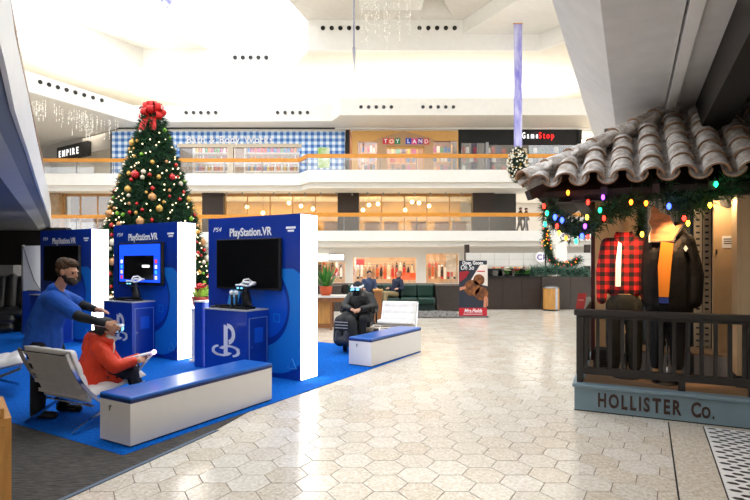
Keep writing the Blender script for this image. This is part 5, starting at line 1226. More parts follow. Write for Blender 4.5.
# jagged glowing wooden cut-out where its head would be
yd = m2.location.y - .1; xo = lambda px: (px - 667) * yd / F + .0
outl = [(651, 241), (671, 241), (673, 236), (680, 224), (672, 227), (668, 216), (661, 213), (657, 208), (654, 205), (652, 209), (652, 216), (650, 222), (653, 228), (651, 234)]
pts = [(xo(a), H(b_, yd) - .285) for a, b_ in outl]
ho = MB().extr(pts, -.15, -.13).build('head_cutout', M('carved_wood', (232, 150, 96), .6, noise=(10, .4, (1, 1, 3)), bump=(14, .4)), m2)
cxm = sum(p[0] for p in pts) / len(pts); czm = sum(p[1] for p in pts) / len(pts)
MB().extr([(cxm + (x - cxm) * 1.1, czm + (z - czm) * 1.06) for x, z in pts], -.128, -.115).build('pale_outline', M('cutout_edge', (255, 246, 226), .6), ho)

# ---- garland with coloured bulbs
def needles(mb, c, axis, n, r, ln, spread=1.0, w=.006):
    for _ in range(n):
        d = Vector((random.gauss(0, 1), random.gauss(0, 1), random.gauss(0, 1))).normalized()
        d = (d + axis * .4).normalized(); s = c + d * r * random.uniform(.2, .9); e_ = s + d * ln * random.uniform(.7, 1.2)
        k = d.cross(Vector((random.gauss(0, 1), random.gauss(0, 1), random.gauss(0, 1)))).normalized() * w
        mb.add([s - k, s + k, e_], [(0, 1, 2)])
PINE = M('pine_green', (24, 74, 38), .7, noise=(7, .5)); PINE2 = M('pine_blue_green', (30, 66, 46), .7, noise=(7, .5)); BARK = M('pine_stem', (40, 30, 22), .9)
def garland(name, label, pts, rad, dens, mat=PINE, ln=.09, w=.006, cat='garland'):
    o0 = Vector(pts[0]); t = thing(name, label, cat, o0); P_ = [Vector(p) - o0 for p in pts]
    MB().tube(P_, rad * .45, 8).build('stem', M('pine_core', (14, 40, 22), .9), t)
    mb = MB()
    for i in range(len(P_) - 1):
        d = P_[i + 1] - P_[i]; n_ = max(1, int(d.length * dens)); rr = rad
        for k in range(n_): needles(mb, P_[i] + d * random.random() + Vector((random.gauss(0, .3), random.gauss(0, .3), random.gauss(0, .3))) * rad, d.normalized(), 10, rr * .5, ln, w=w)
    tag(mb.build('foliage', mat, t), kind='stuff')
    return t
gpx = [(548, 200), (553, 218), (566, 226), (580, 228), (594, 222), (608, 208), (622, 205), (636, 198), (650, 187), (662, 188), (672, 195), (686, 204), (698, 200), (712, 190), (726, 186), (744, 176)]
gar = garland('pine_garland', 'thick green pine garland with coloured bulbs under the porch eave', [HP(a, b_ + 2, -.2) for a, b_ in gpx], .125, 200, ln=.1, w=.007)
go = Vector(gar.location)
BC = {'r': (255, 30, 20), 'g': (20, 220, 120), 'b': (40, 60, 255), 'a': (255, 190, 40), 'o': (255, 110, 20), 'p': (130, 50, 220)}
for px, py, c in ((568, 192.5, 'o'), (588, 202, 'r'), (600, 210, 'g'), (587, 217, 'a'), (555, 217, 'b'), (547, 213, 'g'), (544, 206, 'r'), (557, 226, 'r'), (562, 220, 'b'), (545, 224, 'g'), (585, 226, 'p'), (559, 233, 'a'), (582, 236, 'b'), (588, 237, 'r'), (646, 203, 'o'), (631, 202, 'o'), (669, 206, 'b'), (684, 218, 'r'), (688, 223, 'a'), (716, 184, 'g'), (710, 205, 'a'), (642, 234, 'a'), (604, 218, 'r'), (603, 197, 'p'), (566, 238, 'o'), (576, 241, 'g')):
    p = HP(px, py, -.36) - go; rb = .017 if c != 'b' else .02
    b_ = MB().lathe([(.004, -rb * 1.7), (rb * .8, -rb), (rb, 0), (rb * .7, rb), (.006, rb * 1.4)], 10, p).build('bulb', M('bulb_' + c, BC[c], .3, emit=(BC[c], 5)), gar, True)
    MB().tube([p + Vector((0, 0, rb * 1.3)), p + Vector((0, 0, rb * 2.4))], .008, 6).build('socket', M('socket_green', (20, 50, 30), .6), b_)
# second swag hanging inside the porch
g2 = garland('pine_garland', 'small pine swag hanging deeper inside the porch by the pillar', [HP(639, 195, .9), HP(641, 215, .9), HP(640, 236, .9)], .06, 150, ln=.06)
# porch lamps (warm spots under the eave) and their fittings
for (px, tt, tgt, en) in ((640, -.02, m1, 52), (676, -.02, m2, 40)):
    s = SP(px, tt); p = HL(s, tt, 2.42)
    sp = thing('porch_spot', 'small spotlight under the eave aimed at the %s' % ('plaid shirt' if tgt is m1 else 'black puffer jacket'), 'lamp', p)
    MB().tube([(0, 0, .0), (0, .02, -.08)], .03, 10).build('can', BLACKM, sp); MB().tube([(0, 0, .06), (0, 0, 0)], .008, 6).build('stem', BLACKM, sp)
    l = lamp('porch_lamp', 'SPOT', p + Vector((0, .04, -.12)), en, (1, .66, .36), .03, spot=46, blend=.7); aim(l, tgt.location + Vector((0, -.1, 1.35)))
dl_ = lamp('door_lamp', 'POINT', HL(SP(722, .7), .7, 2.3), 5, (1, .7, .4), .05)
# ================================================================ CHRISTMAS TREE
td = 14.0; tx = X(153, td); th_ = H(104, td)
tree = thing('christmas_tree', 'tall decorated Christmas tree behind the middle kiosk', 'tree', (tx, td, 0))
MB().tube([(0, 0, 0), (0, 0, th_ * .9)], [.12, .03], 10).build('trunk', BARK, tree)
def trad(z): return 1.62 * max(0, 1 - (z - .45) / (th_ - .45)) ** .86 + .06
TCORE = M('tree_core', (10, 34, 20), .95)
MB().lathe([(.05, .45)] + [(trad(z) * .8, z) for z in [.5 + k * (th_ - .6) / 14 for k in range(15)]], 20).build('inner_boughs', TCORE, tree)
mb = MB()
for k in range(5200):
    z = .5 + (th_ - .55) * (1 - math.sqrt(random.random())) * 1.0; a = random.uniform(0, 2 * math.pi); r_ = trad(z) * random.uniform(.78, 1.0)
    c = Vector((r_ * math.cos(a), r_ * math.sin(a), z)); axn = Vector((math.cos(a), math.sin(a), .1))
    needles(mb, c, axn * 2.0, 11, .05, .15, w=.013)
tag(mb.build('needles', [PINE], tree), kind='stuff')
mb = MB()
for k in range(260):
    z = .6 + (th_ - .8) * (1 - math.sqrt(random.random())); a = random.uniform(math.pi, 2 * math.pi); r_ = trad(z) * 1.04
    mb.ball((r_ * math.cos(a), r_ * math.sin(a), z), .02, 6, 4)
tag(mb.build('fairy_lights', M('fairy_warm', (255, 236, 190), .4, emit=((255, 230, 180), 1.2)), tree), kind='stuff')
tp = Vector((tx, td, 0))
OM = {'red': M('bauble_red', (196, 24, 30), .18, .3, coat=.5), 'gold': M('bauble_gold', (206, 164, 84), .25, .5), 'white': M('bauble_white', (228, 220, 196), .25, .2), 'green': M('bauble_green', (110, 170, 50), .2, .2), 'copper': M('bauble_copper', (204, 150, 96), .3, .3)}
def bauble_mesh(c):
    b = MB().ball((0, 0, 0), 1, 14, 9); b.lathe([(.22, .95), (.22, 1.15), (.1, 1.2)], 8, mi=1)
    me = bpy.data.meshes.new('bauble'); me.from_pydata(b.v, [], b.f); me.materials.append(OM[c]); me.materials.append(WOODR); me.polygons.foreach_set('material_index', b.mi); me.polygons.foreach_set('use_smooth', [True] * len(me.polygons)); return me
BM_ = {c: bauble_mesh(c) for c in OM}
def bauble(c, r_, p, label, grp):
    o = bpy.data.objects.new('bauble', BM_[c]); COL.objects.link(o); o.location = p; o.scale = (r_,) * 3; tag(o, label, 'ornament', grp)
placed = []
for k in range(900):
    if len(placed) >= 190: break
    z = .7 + (th_ - 1.1) * (1 - math.sqrt(random.random())); a = random.uniform(math.pi * .95, math.pi * 2.05); r_ = trad(z) * 1.03 + .02
    p = Vector((r_ * math.cos(a), r_ * math.sin(a), z))
    if any((p - q).length < .15 for q in placed): continue
    placed.append(p); c = random.choice(('red', 'red', 'gold', 'white', 'green', 'gold', 'red', 'copper', 'white', 'green')); big = random.random() < .16
    if big: c = random.choice(('red', 'copper', 'gold', 'white'))
    bauble(c, random.uniform(.085, .105) if big else random.uniform(.038, .064), tp + p, '%s %s ball ornament on the %s %s of the Christmas tree' % ('large' if big else 'small', c, 'top' if z > 4.4 else ('upper' if z > 3.2 else ('middle' if z > 2 else 'lower')), 'left' if p.x < -.2 else ('right' if p.x > .2 else 'front')), '%s %s baubles on the tree' % ('large' if big else 'small', c))
# bow on top
bow = thing('ribbon_bow', 'big red ribbon bow on top of the Christmas tree', 'bow', (tx, td, th_ - .28))
RED = M('red_ribbon', (214, 22, 18), .5, noise=(6, .15), bump=(20, .2))
def loop(az, el, ln, w):
    mb = MB(); q = Matrix.Rotation(az, 3, 'Z') @ Matrix.Rotation(-el, 3, 'Y'); n_ = 12; vs = []
    for k in range(n_ + 1):
        a = 2 * math.pi * k / n_; x = ln * .5 * (1 - math.cos(a)); z = math.sin(a) * ln * .3
        for s in (-1, 1): vs.append(q @ Vector((x, s * w / 2, z)))
    return mb.add(vs, [(2 * k, 2 * k + 1, 2 * k + 3, 2 * k + 2) for k in range(n_)]).build('loop', RED, bow, True)
for az, el in ((200, 20), (240, 50), (280, 20), (320, 45), (345, 10), (300, 85), (250, 5), (180, 55), (10, 50), (215, -15), (320, -15), (270, 60), (90, 40), (130, 20), (50, 20)):
    loop(R(az), R(el), .36, .17)
for s in (-1, 1):
    mb = MB(); pts = [Vector((0, -.1, 0)), Vector((s * .08, -.2, -.12)), Vector((s * .12, -.3, -.3)), Vector((s * .15, -.36, -.5))]
    mb.add([p + Vector((e_ * .085, 0, 0)) for p in pts for e_ in (-1, 1)], [(2 * k, 2 * k + 1, 2 * k + 3, 2 * k + 2) for k in range(3)]).build('tail', RED, bow, True)
# poinsettias by the tree foot
def pot_plant(name, label, loc, potm, r_, h_, leafm, kind, n_, ln, flower=None):
    t = thing(name, label, 'plant', loc)
    MB().lathe([(r_ * .7, 0), (r_ * .95, h_ * .4), (r_, h_ * .85), (r_ * 1.05, h_), (r_ * .85, h_), (r_ * .8, h_ * .85)], 18).build('pot', potm, t, True)
    for k in range(n_):
        a = random.uniform(0, 2 * math.pi); tilt = random.uniform(.1, 1.25); L_ = ln * random.uniform(.6, 1.1); w = L_ * .06 if kind == 'fern' else L_ * .2
        d = Vector((math.cos(a) * math.sin(tilt), math.sin(a) * math.sin(tilt), math.cos(tilt))); k2 = d.cross(Vector((0, 0, 1))).normalized() * w; b0 = Vector((math.cos(a) * r_ * .3, math.sin(a) * r_ * .3, h_ * .9))
        m1_ = b0 + d * L_ * .55; e_ = b0 + d * L_ + Vector((0, 0, -.25 * L_ * math.sin(tilt)))
        MB().add([b0 - k2 * .3, b0 + k2 * .3, m1_ + k2, m1_ - k2, e_], [(0, 1, 2, 3), (3, 2, 4)]).build('leaf', leafm, t)
    if flower:
        for k in range(9):
            a = random.uniform(0, 2 * math.pi); rr = random.uniform(0, r_ * 1.2); c = Vector((rr * math.cos(a), rr * math.sin(a), h_ + ln * random.uniform(.5, .8))); f = MB()
            for q in range(6):
                b = q * math.pi / 3; d = Vector((math.cos(b), math.sin(b), .25)); s = Vector((-math.sin(b), math.cos(b), 0)); f.add([c, c + d * .05 + s * .025, c + d * .11, c + d * .05 - s * .025], [(0, 1, 2, 3)])
            f.build('flower', flower, t)
    return t
LEAF = M('leaf_green', (60, 130, 40), .5, noise=(5, .3)); LEAF2 = M('leaf_pale', (150, 190, 70), .5, noise=(5, .3)); REDF = M('flower_red', (210, 30, 50), .6); WHF = M('flower_cream', (226, 226, 190), .6)
pot_plant('poinsettia', 'poinsettia in a red pot on a white stand beside the tree', (X(201.5, 8.5), 8.5, .86), M('red_pot', (150, 50, 40), .6), .15, .18, LEAF2, 'p', 26, .24, REDF)
ps_ = thing('plant_stand', 'white stand holding the poinsettia between two kiosks', 'stand', (X(201.5, 8.5), 8.5, .009)); BX('column', WHITEGLOSS, ps_, -.12, .12, -.12, .12, .03, .83); BX('foot', WHITEGLOSS, ps_, -.15, .15, -.15, .15, 0, .03); BX('cap', WHITEGLOSS, ps_, -.16, .16, -.16, .16, .83, .85)
# ================================================================ SEATING AREA IN THE MIDDLE DISTANCE
SLATE = M('dark_granite', (68, 58, 53), .5, noise=(14, .35), bump=(60, .2)); GREEN = M('green_leather', (24, 62, 52), .35, noise=(5, .25), bump=(8, .3), coat=.2)
ys = 17.0
gw = thing('planter_wall', 'dark granite planter wall behind the green sofa', 'planter', (X(388, ys), ys, 0))
xl, xr = X(316, ys) - X(388, ys), X(459, ys) - X(388, ys); x0s, x1s = X(346, ys) - X(388, ys), X(437, ys) - X(388, ys); zt = H(284, ys)
n_ = 6
for k in range(n_): a = xl + (xr - xl) * k / n_; BX('granite_panel', SLATE, gw, a + .006, a + (xr - xl) / n_ - .006, .72, .8, 0, zt - .06)
BX('pier', SLATE, gw, x1s, xr, 0, .72, 0, zt - .06); BX('pier', SLATE, gw, xl, x0s - .15, 0, .72, 0, zt - .06); BX('coping', M('granite_coping', (120, 108, 100), .4), gw, xl - .03, xr + .03, .68, .84, zt - .06, zt); BX('coping', MATS['granite_coping'], gw, x1s - .02, xr + .03, -.03, .68, zt - .06, zt)
sf_ = thing('sofa', 'long dark green leather sofa against the granite planter wall', 'sofa', (X(346, ys) + .02, ys, 0)); wsf = x1s - x0s - .06; ns = 5
BX('base', M('dark_green_base', (20, 44, 42), .6), sf_, 0, wsf, .1, .7, 0, .22)  # sofa base in a darker green than the cushions
for k in range(ns):
    a, c = wsf * k / ns + .008, wsf * (k + 1) / ns - .008
    BX('seat_cushion', GREEN, sf_, a, c, .0, .62, .22, .44, bevel=.05); MB().box(a, c, .45, .68, .44, .86).build('back_cushion', GREEN, sf_, bevel=.05)
pbst = M('grey_pebble', (130, 126, 122), .8, noise=(20, .4))
pbl = thing('pebble_strip', 'strip of grey pebbles in front of the green sofa', 'pebbles', (X(430, 15.6), 15.6, 0))
mb = MB()
for k in range(700):
    x = random.uniform(-1.2, .85); y = random.uniform(-.6, 1.2); mb.ball((x, y, .025), (random.uniform(.03, .06), random.uniform(.03, .05), .028), 6, 4)
tag(mb.build('pebble', pbst, pbl, True), kind='stuff'); BX('bed', M('pebble_bed', (96, 90, 86), .9), pbl, -1.25, .9, -.65, 1.25, -.003, .012)
def sitter(label, px, topm, legm, lean, hairm, f):
    p = person(label, (X(px, ys + .28), ys + .3, 0)); f = Vector(f).normalized(); l = Vector((0, 0, 1)).cross(f)
    hip = Vector((0, .05, .54)); ch = hip + Vector((lean, .0, .36)); nk = ch + Vector((lean * .3, 0, .16)); hd = nk + Vector((lean * .2, 0, .13)) + f * .02
    kn = [hip + f * .42 + l * s * .1 + Vector((0, 0, .04)) for s in (-1, 1)]; ft = [k + f * .1 + Vector((0, 0, -.5)) for k in kn]
    sh = [ch + l * s * .18 + Vector((0, 0, .08)) for s in (-1, 1)]; el = [s_ + Vector((lean * .1, -.1, -.26)) + l * sg * .04 for s_, sg in zip(sh, (-1, 1))]; wr = [e_ + f * .2 + Vector((0, 0, .02)) for e_ in el]
    bd = [(hip, .12, ch, .12), (ch, .1, nk, .055), (nk, .05, hd, .05)] + head_prims(hd, f); tp_ = [(hip, .15, ch, .16), (ch, .14, nk, .075)]; tr = [(hip, .14, hip + Vector((0, 0, .02)), .14)]
    for i in (0, 1):
        bd += [(sh[i], .05, el[i], .04), (el[i], .04, wr[i], .028), (hip + l * (.1 if i else -.1), .08, kn[i], .06), (kn[i], .055, ft[i], .04), (ft[i], .04, ft[i] + f * .14 + Vector((0, 0, -.02)), .034), (sh[i], .05, ch, .1)] + hand_prims(wr[i], f, (0, 0, -1), .5)
        tp_ += [(sh[i], .07, el[i], .06), (el[i], .058, wr[i].lerp(el[i], .1), .045), (sh[i], .07, ch, .14)]; tr += [(hip + l * (.1 if i else -.1), .1, kn[i], .08), (kn[i], .075, ft[i] + Vector((0, 0, .04)), .055)]
    blob('body', bd, SKIN, p, .012, 1); blob('jacket', tp_, topm, p, .014); blob('trousers', tr, legm, p, .014)
    for i, x in enumerate(ft): blob('shoe', [(x, .045, x + f * .16 + Vector((0, 0, -.01)), .038)], BLACK, p, .012)
    q = Matrix((f, Vector((0, 0, 1)).cross(f).normalized(), Vector((0, 0, 1)))).transposed(); blob('hair', [(hd + q @ Vector((-.02, 0, .05)), (.105, .088, .085), q), (hd + q @ Vector((-.055, 0, 0)), (.058, .08, .085), q)], hairm, p, .012, 1)
    return p
sitter('person in a dark navy jacket and khaki trousers seated on the green sofa', 394, M('navy_jacket', (26, 34, 58), .8), M('khaki', (150, 132, 96), .85), .12, M('sandy_hair', (150, 110, 84), .8), (-.75, -.6, 0))
sitter('person in a blue patterned jacket seated on the sofa behind the wheelchair', 368, M('blue_jacket', (60, 76, 110), .8, noise=(12, .5)), DENIM, .03, HAIR, (.2, -1, 0))
# table with potted fern
tb_ = thing('side_table', 'white-topped wooden counter table under the potted fern', 'table', (X(331, 12.6), 12.6, 0)); wt = .95
BX('top', M('pale_stone_top', (210, 206, 200), .4), tb_, -.9, .62, -.3, .4, .76, .8); BX('panel', WOODL, tb_, -.9, .0, .0, .04, .1, .7); BX('frame_rail', M('oak_brown', (150, 96, 52), .5, noise=(4, .3)), tb_, -.9, .6, -.24, -.2, .66, .76)
BX('frame_rail', MATS['oak_brown'], tb_, -.9, .02, -.04, .0, .02, .12)
for x in (-.88, -.0, .56): BX('leg', MATS['oak_brown'] if x < .5 else STEEL, tb_, x, x + .04, -.26, -.22, 0, .76); BX('leg', MATS['oak_brown'], tb_, x, x + .04, .32, .36, 0, .76)
pot_plant('potted_fern', 'green leafy plant in an orange clay pot on the counter table', (X(326, 12.6), 12.6, .8), M('clay_pot', (206, 88, 44), .6), .15, .22, LEAF, 'fern', 60, .6)
ws_ = thing('wooden_stand', 'brown wooden stand behind the wheelchair', 'stand', (X(378, 13.5), 13.5, 0))
BX('panel', MATS['oak_brown'], ws_, -.1, .1, 0, .3, .03, .85); BX('cap', WOODL, ws_, -.13, .13, -.03, .33, .85, .89); BX('foot', BROWN, ws_, -.12, .12, -.02, .32, 0, .03)
# advertising banner
bd_ = 15.4; by = G(473, 317.5).y; bn = thing('advert_banner', 'tall cookie advertising banner with a red base strip', 'banner', (X(473, by), by, 0)); bw2_ = X(487, by) - X(473, by); bh = H(260.5, by)
BX('frame', M('banner_navy', (34, 40, 56), .6), bn, -bw2_, bw2_, 0, .03, .05, bh); BX('base', STEEL, bn, -bw2_ - .02, bw2_ + .02, -.1, .14, 0, .05); pr_ = BX('strip', M('banner_red', (190, 24, 44), .5), bn, -bw2_, bw2_, -.004, 0, .05, bh * .17)
text('strip_letters', 'Mrs.Fields', .15, PRINTW, pr_, (0, -.006, bh * .09), ext=.001, sx=.85, shear=.3, off=.003); BX('strip_line', PRINTW, pr_, -.28, .28, -.006, -.004, .09, .105)
text('headline', 'Ooey, Gooey,', .145, PRINTW, bn, (0, -.004, bh * .93), ext=.001, sx=.74, off=.003); text('headline', 'Oh So', .19, PRINTW, bn, (-.17, -.004, bh * .84), ext=.001, sx=.8, shear=.2)
MB().extr([(-.1, bh * .62), (.42, bh * .55), (.42, bh * .93), (.2, bh * .92)], -.006, -.001).build('picture_bag', M('bag_white', (232, 222, 214), .6, noise=(3, .1)), bn); text('picture_bag_mark', 'Cookies', .1, M('banner_red', (190, 24, 44), .5), bn, (.24, -.008, bh * .8), ext=.001, shear=.2) if False else MB().box(.12, .34, -.008, -.006, bh * .8, bh * .82).build('picture_bag_mark', M('banner_red', (190, 24, 44), .5), bn)
MB().extr([(-bw2_ + .01, bh * .62), (-.2, bh * .7), (-.1, bh * .8), (-.16, bh * .82), (-bw2_ + .01, bh * .8)], -.005, -.001).build('picture_red_ground', M('deep_red', (150, 20, 36), .6), bn)
ck = M('cookie_brown', (146, 88, 44), .8, noise=(9, .6), c2=(60, 32, 20), bump=(10, .6))
for cx_, cz_, rr in ((-.02, bh * .52, .24), (.24, bh * .42, .2), (.17, bh * .66, .17)): MB().tube([(cx_, 0, cz_), (cx_, -.012, cz_)], [rr, rr * .92], 18).build('picture_cookie', ck, bn)
fing = M('finger_print', (196, 130, 100), .7)
for pts in (((-bw2_ + .02, bh * .53), (-.22, bh * .55), (-.2, bh * .51), (-bw2_ + .02, bh * .47)), ((.3, bh * .18), (.38, bh * .18), (.4, bh * .38), (.32, bh * .36)), ((.4, bh * .2), (.43, bh * .2), (.43, bh * .36), (.4, bh * .34))): MB().extr(list(pts), -.014, -.002).build('picture_finger', fing, bn)
# brown counter, granite planter, bin
yk = G(515, 309.5).y
ck_ = thing('food_counter', 'plain brown food counter with a black top behind the banner', 'counter', (X(515, yk), yk, 0)); a, c = X(484, yk) - X(515, yk), X(541, yk) - X(515, yk)
for k in range(3): BX('panel', BROWN, ck_, a + (c - a) * k / 3 + .004, a + (c - a) * (k + 1) / 3 - .004, 0, .06, 0, H(276.5, yk) - .05)
BX('worktop', BLACK, ck_, a - .04, c + .04, -.05, .8, H(276.5, yk) - .05, H(276.5, yk)); BX('back', BLACK, ck_, a, c, .75, .8, 0, H(269, yk)); BX('glass_guard', GLASSM, ck_, a, c, .68, .7, H(276.5, yk), H(268, yk)); BX('upper_shelf', BLACK, ck_, a, c, .3, .75, H(270.5, yk), H(269, yk))
foods = [(226, 120, 50), (236, 180, 90), (210, 60, 40), (240, 226, 200), (120, 150, 60)]
for k in range(11):
    x = X(494 + k * 4.3, yk + .5); cc = foods[k % 5]
    t = thing('food_tray', 'small food tray on the counter shelf, %s from left' % ORD[k], 'food', (x, yk + .52, H(269, yk)), 0, 'trays on the food counter'); BX('tray', STEEL, t, -.07, .07, -.09, .09, 0, .02); MB().ball((0, 0, .03), (.06, .08, .04), 10, 6).build('food', M('food_%d' % (k % 5), cc, .6, noise=(20, .4)), t, True)
gp_ = thing('planter_box', 'speckled brown granite planter holding evergreen boughs', 'planter', (X(567, yk), yk, 0)); a, c = X(541.5, yk) - X(567, yk), X(600, yk) - X(567, yk)
for k in range(2): BX('granite_panel', SLATE, gp_, a + (c - a) * k / 2 + .004, a + (c - a) * (k + 1) / 2 - .004, 0, .06, 0, H(277, yk))
BX('soil', BLACK, gp_, a, c, .06, 1.0, .3, H(277, yk) - .08); BX('back', SLATE, gp_, a, c, 1.0, 1.06, 0, H(277, yk))
for k, (px, fm, nm) in enumerate(((507, WHF, 'cream'), (517, REDF, 'red'), (527, WHF, 'cream'))):
    pot_plant('poinsettia', '%s poinsettia on the food counter%s' % (nm, '' if nm == 'red' else (', left of the red one' if k == 0 else ', beside the evergreen boughs')), (X(px, yk + .2), yk + .2, H(276.5, yk)), BLACK, .1, .08, LEAF, 'p', 14, .2, fm)
eb = garland('evergreen_boughs', 'bank of grey-green evergreen boughs in the granite planter', [(X(528, yk), yk + .45, H(273, yk)), (X(545, yk), yk + .4, H(271, yk)), (X(562, yk), yk + .4, H(271, yk)), (X(578, yk), yk + .4, H(273, yk)), (X(592, yk), yk + .4, H(272, yk))], .2, 160, M('spruce_blue_green', (84, 122, 104), .7, noise=(6, .4)), .16, .012, 'plant')
bi = thing('litter_bin', 'oval wooden litter bin with a steel strip by the granite planter', 'bin', (X(551, yk - .32), yk - .34, 0)); hb_ = H(287, yk - .3)
for k in range(16):
    a = 2 * math.pi * k / 16; mt = Matrix.Rotation(a, 4, 'Z'); MB().box(-.048, .048, -.255, -.235, .05, hb_ - .04, mat=mt).build('slat', WOODL if k != 1 else STEEL, bi)
MB().lathe([(.235, .03), (.235, hb_ - .04)], 24).build('liner', BLACK, bi); MB().lathe([(.26, 0), (.25, .04)], 24).build('foot', BLACKM, bi); MB().lathe([(.26, hb_ - .04), (.26, hb_ - .01), (.2, hb_ + .02), (.12, hb_ + .03)], 24).build('lid', STEEL, bi, True)
# lit swag wreath
yw = 18.6
gwr = garland('wreath_swag', 'curved green swag with small lights hanging above the granite planter', [PD(a, b_, yw) for a, b_ in ((546, 228), (546, 240), (548, 252), (553, 262), (562, 267), (572, 264), (579, 259))], .2, 170, PINE, .12, .009, 'wreath'); go = Vector(gwr.location)
for k in range(36):
    a, b_ = random.choice(((546, 232), (546, 238), (546.5, 244), (547.5, 250), (550, 257), (553, 262), (558, 265), (563, 267), (569, 265), (575, 262)))
    p = PD(a + random.uniform(-5, 5), b_ + random.uniform(-4, 4), yw - .2) - go; MB().ball(p, .02, 6, 5).build('bulb', M('small_light_' + 'ra'[k % 2], BC['ra'[k % 2]], .3, emit=(BC['ra'[k % 2]], .8)), gwr, True)
MB().tube([(0, .05, .1), (0, .05, .85 - go.z)], .03, 8).build('support_post', M('post_green', (20, 44, 30), .6), gwr)
# hanging banner and snowy ornament
yb = 29.6
hbn = thing('hanging_banner', 'long violet banner hanging from the ceiling above the snowy ornament', 'banner', PD(518, 23, yb)); zb = H(150, yb) - H(23, yb)
BX('cloth', M('violet_print', (116, 112, 206), .6, noise=(1.4, .5, (2, 1, .6)), c2=(206, 206, 240)), hbn, -.23, .23, -.01, .01, zb, -.05); BX('batten', WOODR, hbn, -.27, .27, -.03, .03, -.06, -.02)
for s in (-.2, 0, .2): MB().tube([(s, 0, -.02), (s, 0, 15.05 - H(23, yb))], .01, 5).build('wire', STEEL, hbn)
orn = thing('hanging_ornament', 'big egg-shaped evergreen ornament dusted white below the violet banner', 'ornament', PD(517.5, 147, yb)); oz = (H(182, yb) - H(147, yb)); rx = .5
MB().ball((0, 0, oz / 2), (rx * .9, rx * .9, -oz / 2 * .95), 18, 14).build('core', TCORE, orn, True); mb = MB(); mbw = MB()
for k in range(900):
    a = random.uniform(0, 2 * math.pi); u_ = random.uniform(-1, 1); q = math.sqrt(1 - u_ * u_); c = Vector((rx * q * math.cos(a), rx * q * math.sin(a), oz / 2 + u_ * oz / 2)); needles(mb, c, c.normalized(), 5, .03, .12, w=.012)
    if k % 4 == 0: mbw.ball(c * 1.0 + Vector((q * math.cos(a), q * math.sin(a), 0)) * .07, random.uniform(.03, .06), 6, 5)
tag(mb.build('foliage', PINE2, orn), kind='stuff'); tag(mbw.build('snow_berry', M('snow_white', (236, 232, 218), .6), orn), kind='stuff')
for k in range(40):
    a = random.uniform(math.pi, 2 * math.pi); u_ = random.uniform(-.9, .9); q = math.sqrt(1 - u_ * u_); MB().ball((rx * 1.12 * q * math.cos(a), rx * 1.12 * q * math.sin(a), oz / 2 + u_ * oz / 2), .05, 8, 6).build('gold_ball', OM['gold'], orn, True)
# ceiling banner seen edge-on and the banner tip over the skylight
eb_ = thing('hanging_banner', 'narrow grey-violet banner seen edge-on left of the crystal strands', 'banner', PD(354, -10, 26)); BX('cloth', M('grey_violet', (170, 170, 186), .6, noise=(2, .4)), eb_, -.03, .03, -.6, .6, H(50, 26) - H(-10, 26), 0); MB().extr([(-.07, H(50, 26) - H(-10, 26)), (.07, H(50, 26) - H(-10, 26)), (.02, H(74, 26) - H(-10, 26))], -.3, .3).build('tip', MATS['grey_violet'], eb_); BX('batten', STEEL, eb_, -.09, .09, -.62, .62, 0, .05)
vb = thing('hanging_banner', 'pointed tip of a violet banner under the skylight at top', 'banner', PD(167, -30, 26)); za, zb_ = H(-2, 26) - H(-30, 26), H(9, 26) - H(-30, 26)
MB().extr([(-.42, za), (.0, zb_), (.42, za), (.42, 0), (-.42, 0)], -.02, .02).build('cloth', M('violet_swirl', (90, 90, 190), .6, noise=(2.5, .6), c2=(240, 240, 250)), vb); BX('batten', STEEL, vb, -.45, .45, -.03, .03, 0, .05)
# crystal strands
CRY = M('crystal', (250, 248, 240), .2, emit=((255, 250, 235), .12)); WIRE = M('fine_wire', (205, 202, 196), .4, .3)
def strands(label, x0, x1, y0, y1, n, ztop, d_, zlo, samp=None):
    t = thing('crystal_curtain', label, 'decoration', ((x0 + x1) / 2, (y0 + y1) / 2, ztop)); wr = MB(); cr = MB(); c = Vector(t.location)
    for k in range(n):
        x, y = samp() if samp else (random.uniform(x0, x1), random.uniform(y0, y1)); x -= c.x; y -= c.y; zb_ = random.uniform(*zlo) - ztop
        wr.bar((x, y, 0), (x, y, zb_), .006, .006)
        for q in range(9): cr.ball((x, y, zb_ * random.random()), .028, 6, 4)
    tag(wr.build('wire', WIRE, t), kind='stuff'); tag(cr.build('crystal', CRY, t), kind='stuff'); 
    if samp is None: BX('mounting_plate', WHITE, t, x0 - c.x - .1, x1 - c.x + .1, y0 - c.y - .1, y1 - c.y + .1, 0, .05)
    return t
strands('curtain of hanging crystal strands below the high ceiling', X(361, 29), X(421, 29), 28, 29.6, 34, ZU - .06, 29, (H(52, 29), H(22, 29)))
strands('curtain of sparkling strands under the left ceiling near the dark corner shop', -20, -16, 30, 34, 60, ZT, 32, (H(136, 32), H(118, 32)), lambda: tuple(la + ld * random.uniform(.8, 6.2) - ln * random.uniform(.5, 1.6)))
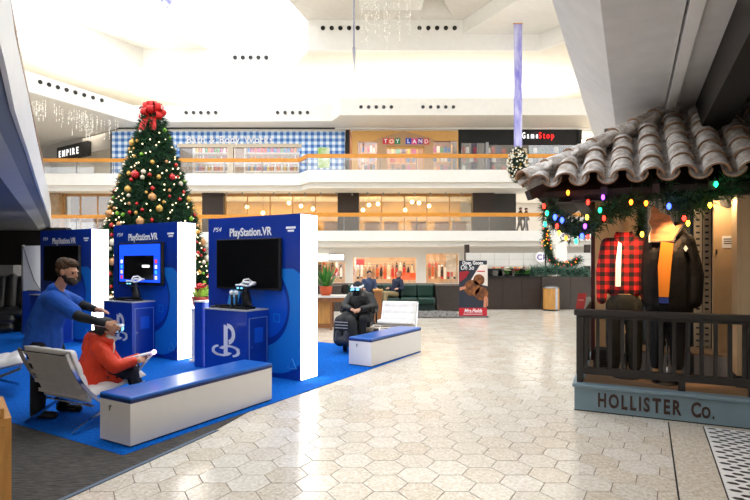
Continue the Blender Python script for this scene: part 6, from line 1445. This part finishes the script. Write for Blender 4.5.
# walkers on the middle floor at right
for k, (px, hh) in enumerate(((520, 1.7), (527, 1.66))):
    p = person('distant person in dark clothes on the middle floor, %s of two' % ('left' if k == 0 else 'right'), (X(px, 35.2), 35.2 + .3 * k, Z2)); f = Vector((1, -.2, 0)).normalized()
    hip = Vector((0, 0, .9)); ch = Vector((.02, 0, 1.3)); nk = Vector((.03, 0, 1.45)); hd = Vector((.04, 0, 1.58))
    lm = [(hip + Vector((0, s * .08, 0)), .09, Vector((s * .12, s * .08, .48)), .06) for s in (-1, 1)] + [(Vector((s * .12, s * .08, .48)), .055, Vector((s * .22 - .05, s * .08, .06)), .04) for s in (-1, 1)] + [(Vector((s * .22 - .05, s * .08, .05)), .04, Vector((s * .22 + .1, s * .08, .035)), .032) for s in (-1, 1)]
    arm = [(ch + Vector((0, s * .19, .1)), .05, Vector((-s * .06, s * .24, 1.12)), .04) for s in (-1, 1)] + [(Vector((-s * .06, s * .24, 1.12)), .04, Vector((.1 - s * .06, s * .23, .88)), .03) for s in (-1, 1)]
    blob('body', [(hip, .13, ch, .13), (ch, .12, nk, .06), (nk, .05, hd, .05)] + head_prims(hd, f) + lm + arm, SKIN, p, .016, 1)
    blob('coat', [(hip, .16, ch, .17), (ch, .15, nk, .08)] + [(a_, r0 + .02, b_, r1 + .02) for a_, r0, b_, r1 in arm], M('dark_coat', (52, 50, 54), .85), p, .018); blob('trousers', [(a_, r0 + .015, b_, r1 + .02) for a_, r0, b_, r1 in lm[:4]], DENIM, p, .018); blob('hair', [(hd + Vector((-.02, 0, .05)), (.1, .085, .08))], HAIR, p, .016, 1) if False else blob('hair', [(hd + Vector((-.03, 0, .05)), .085, hd + Vector((.02, 0, .06)), .08)], HAIR, p, .016, 1)
# left walkway: massage chair, nearby cabinet
mc = thing('massage_chair', 'black padded massage chair in the dark walkway at far left', 'armchair', (X(7, 12.2), 12.2, .006), R(20))
blob('seat', [((-.3, -.3, .42), .13, (.3, -.3, .42), .13), ((-.3, .2, .42), .13, (.3, .2, .42), .13), ((0, -.3, .42), .13, (0, .2, .42), .13)], M('black_leather', (24, 23, 24), .35, bump=(10, .4)), mc, .02)
blob('backrest', [((-.22, .3, .5), .14, (-.2, .45, 1.15), .12), ((.22, .3, .5), .14, (.2, .45, 1.15), .12), ((0, .3, .5), .15, (0, .45, 1.2), .13)], MATS['black_leather'], mc, .02)
for s in (-1, 1): blob('armrest', [((s * .42, -.35, .6), .1, (s * .42, .3, .62), .11), ((s * .42, -.35, .3), .1, (s * .42, .3, .3), .11), ((s * .42, -.35, .14), .1, (s * .42, .3, .14), .11)], MATS['black_leather'], mc, .02)
blob('leg_rest', [((-.2, -.5, .3), .1, (.2, -.5, .3), .1), ((-.2, -.55, .12), .1, (.2, -.55, .12), .1)], MATS['black_leather'], mc, .02); BX('base', BLACKM, mc, -.4, .4, -.3, .4, 0, .3)
cb = thing('wooden_cabinet', 'light wooden cabinet corner at the lower left edge of the photo', 'cabinet', (X(11.5, 2.9), 2.9, .005), R(39))
BX('body', WOODL, cb, -.7, 0, 0, .6, 0, .735); BX('top', WOODL, cb, -.74, -.03, .015, .62, .735, .79, bevel=.006); BX('door', WOODL, cb, -.68, -.03, -.012, 0, .08, .7)
bpy.context.view_layer.update()
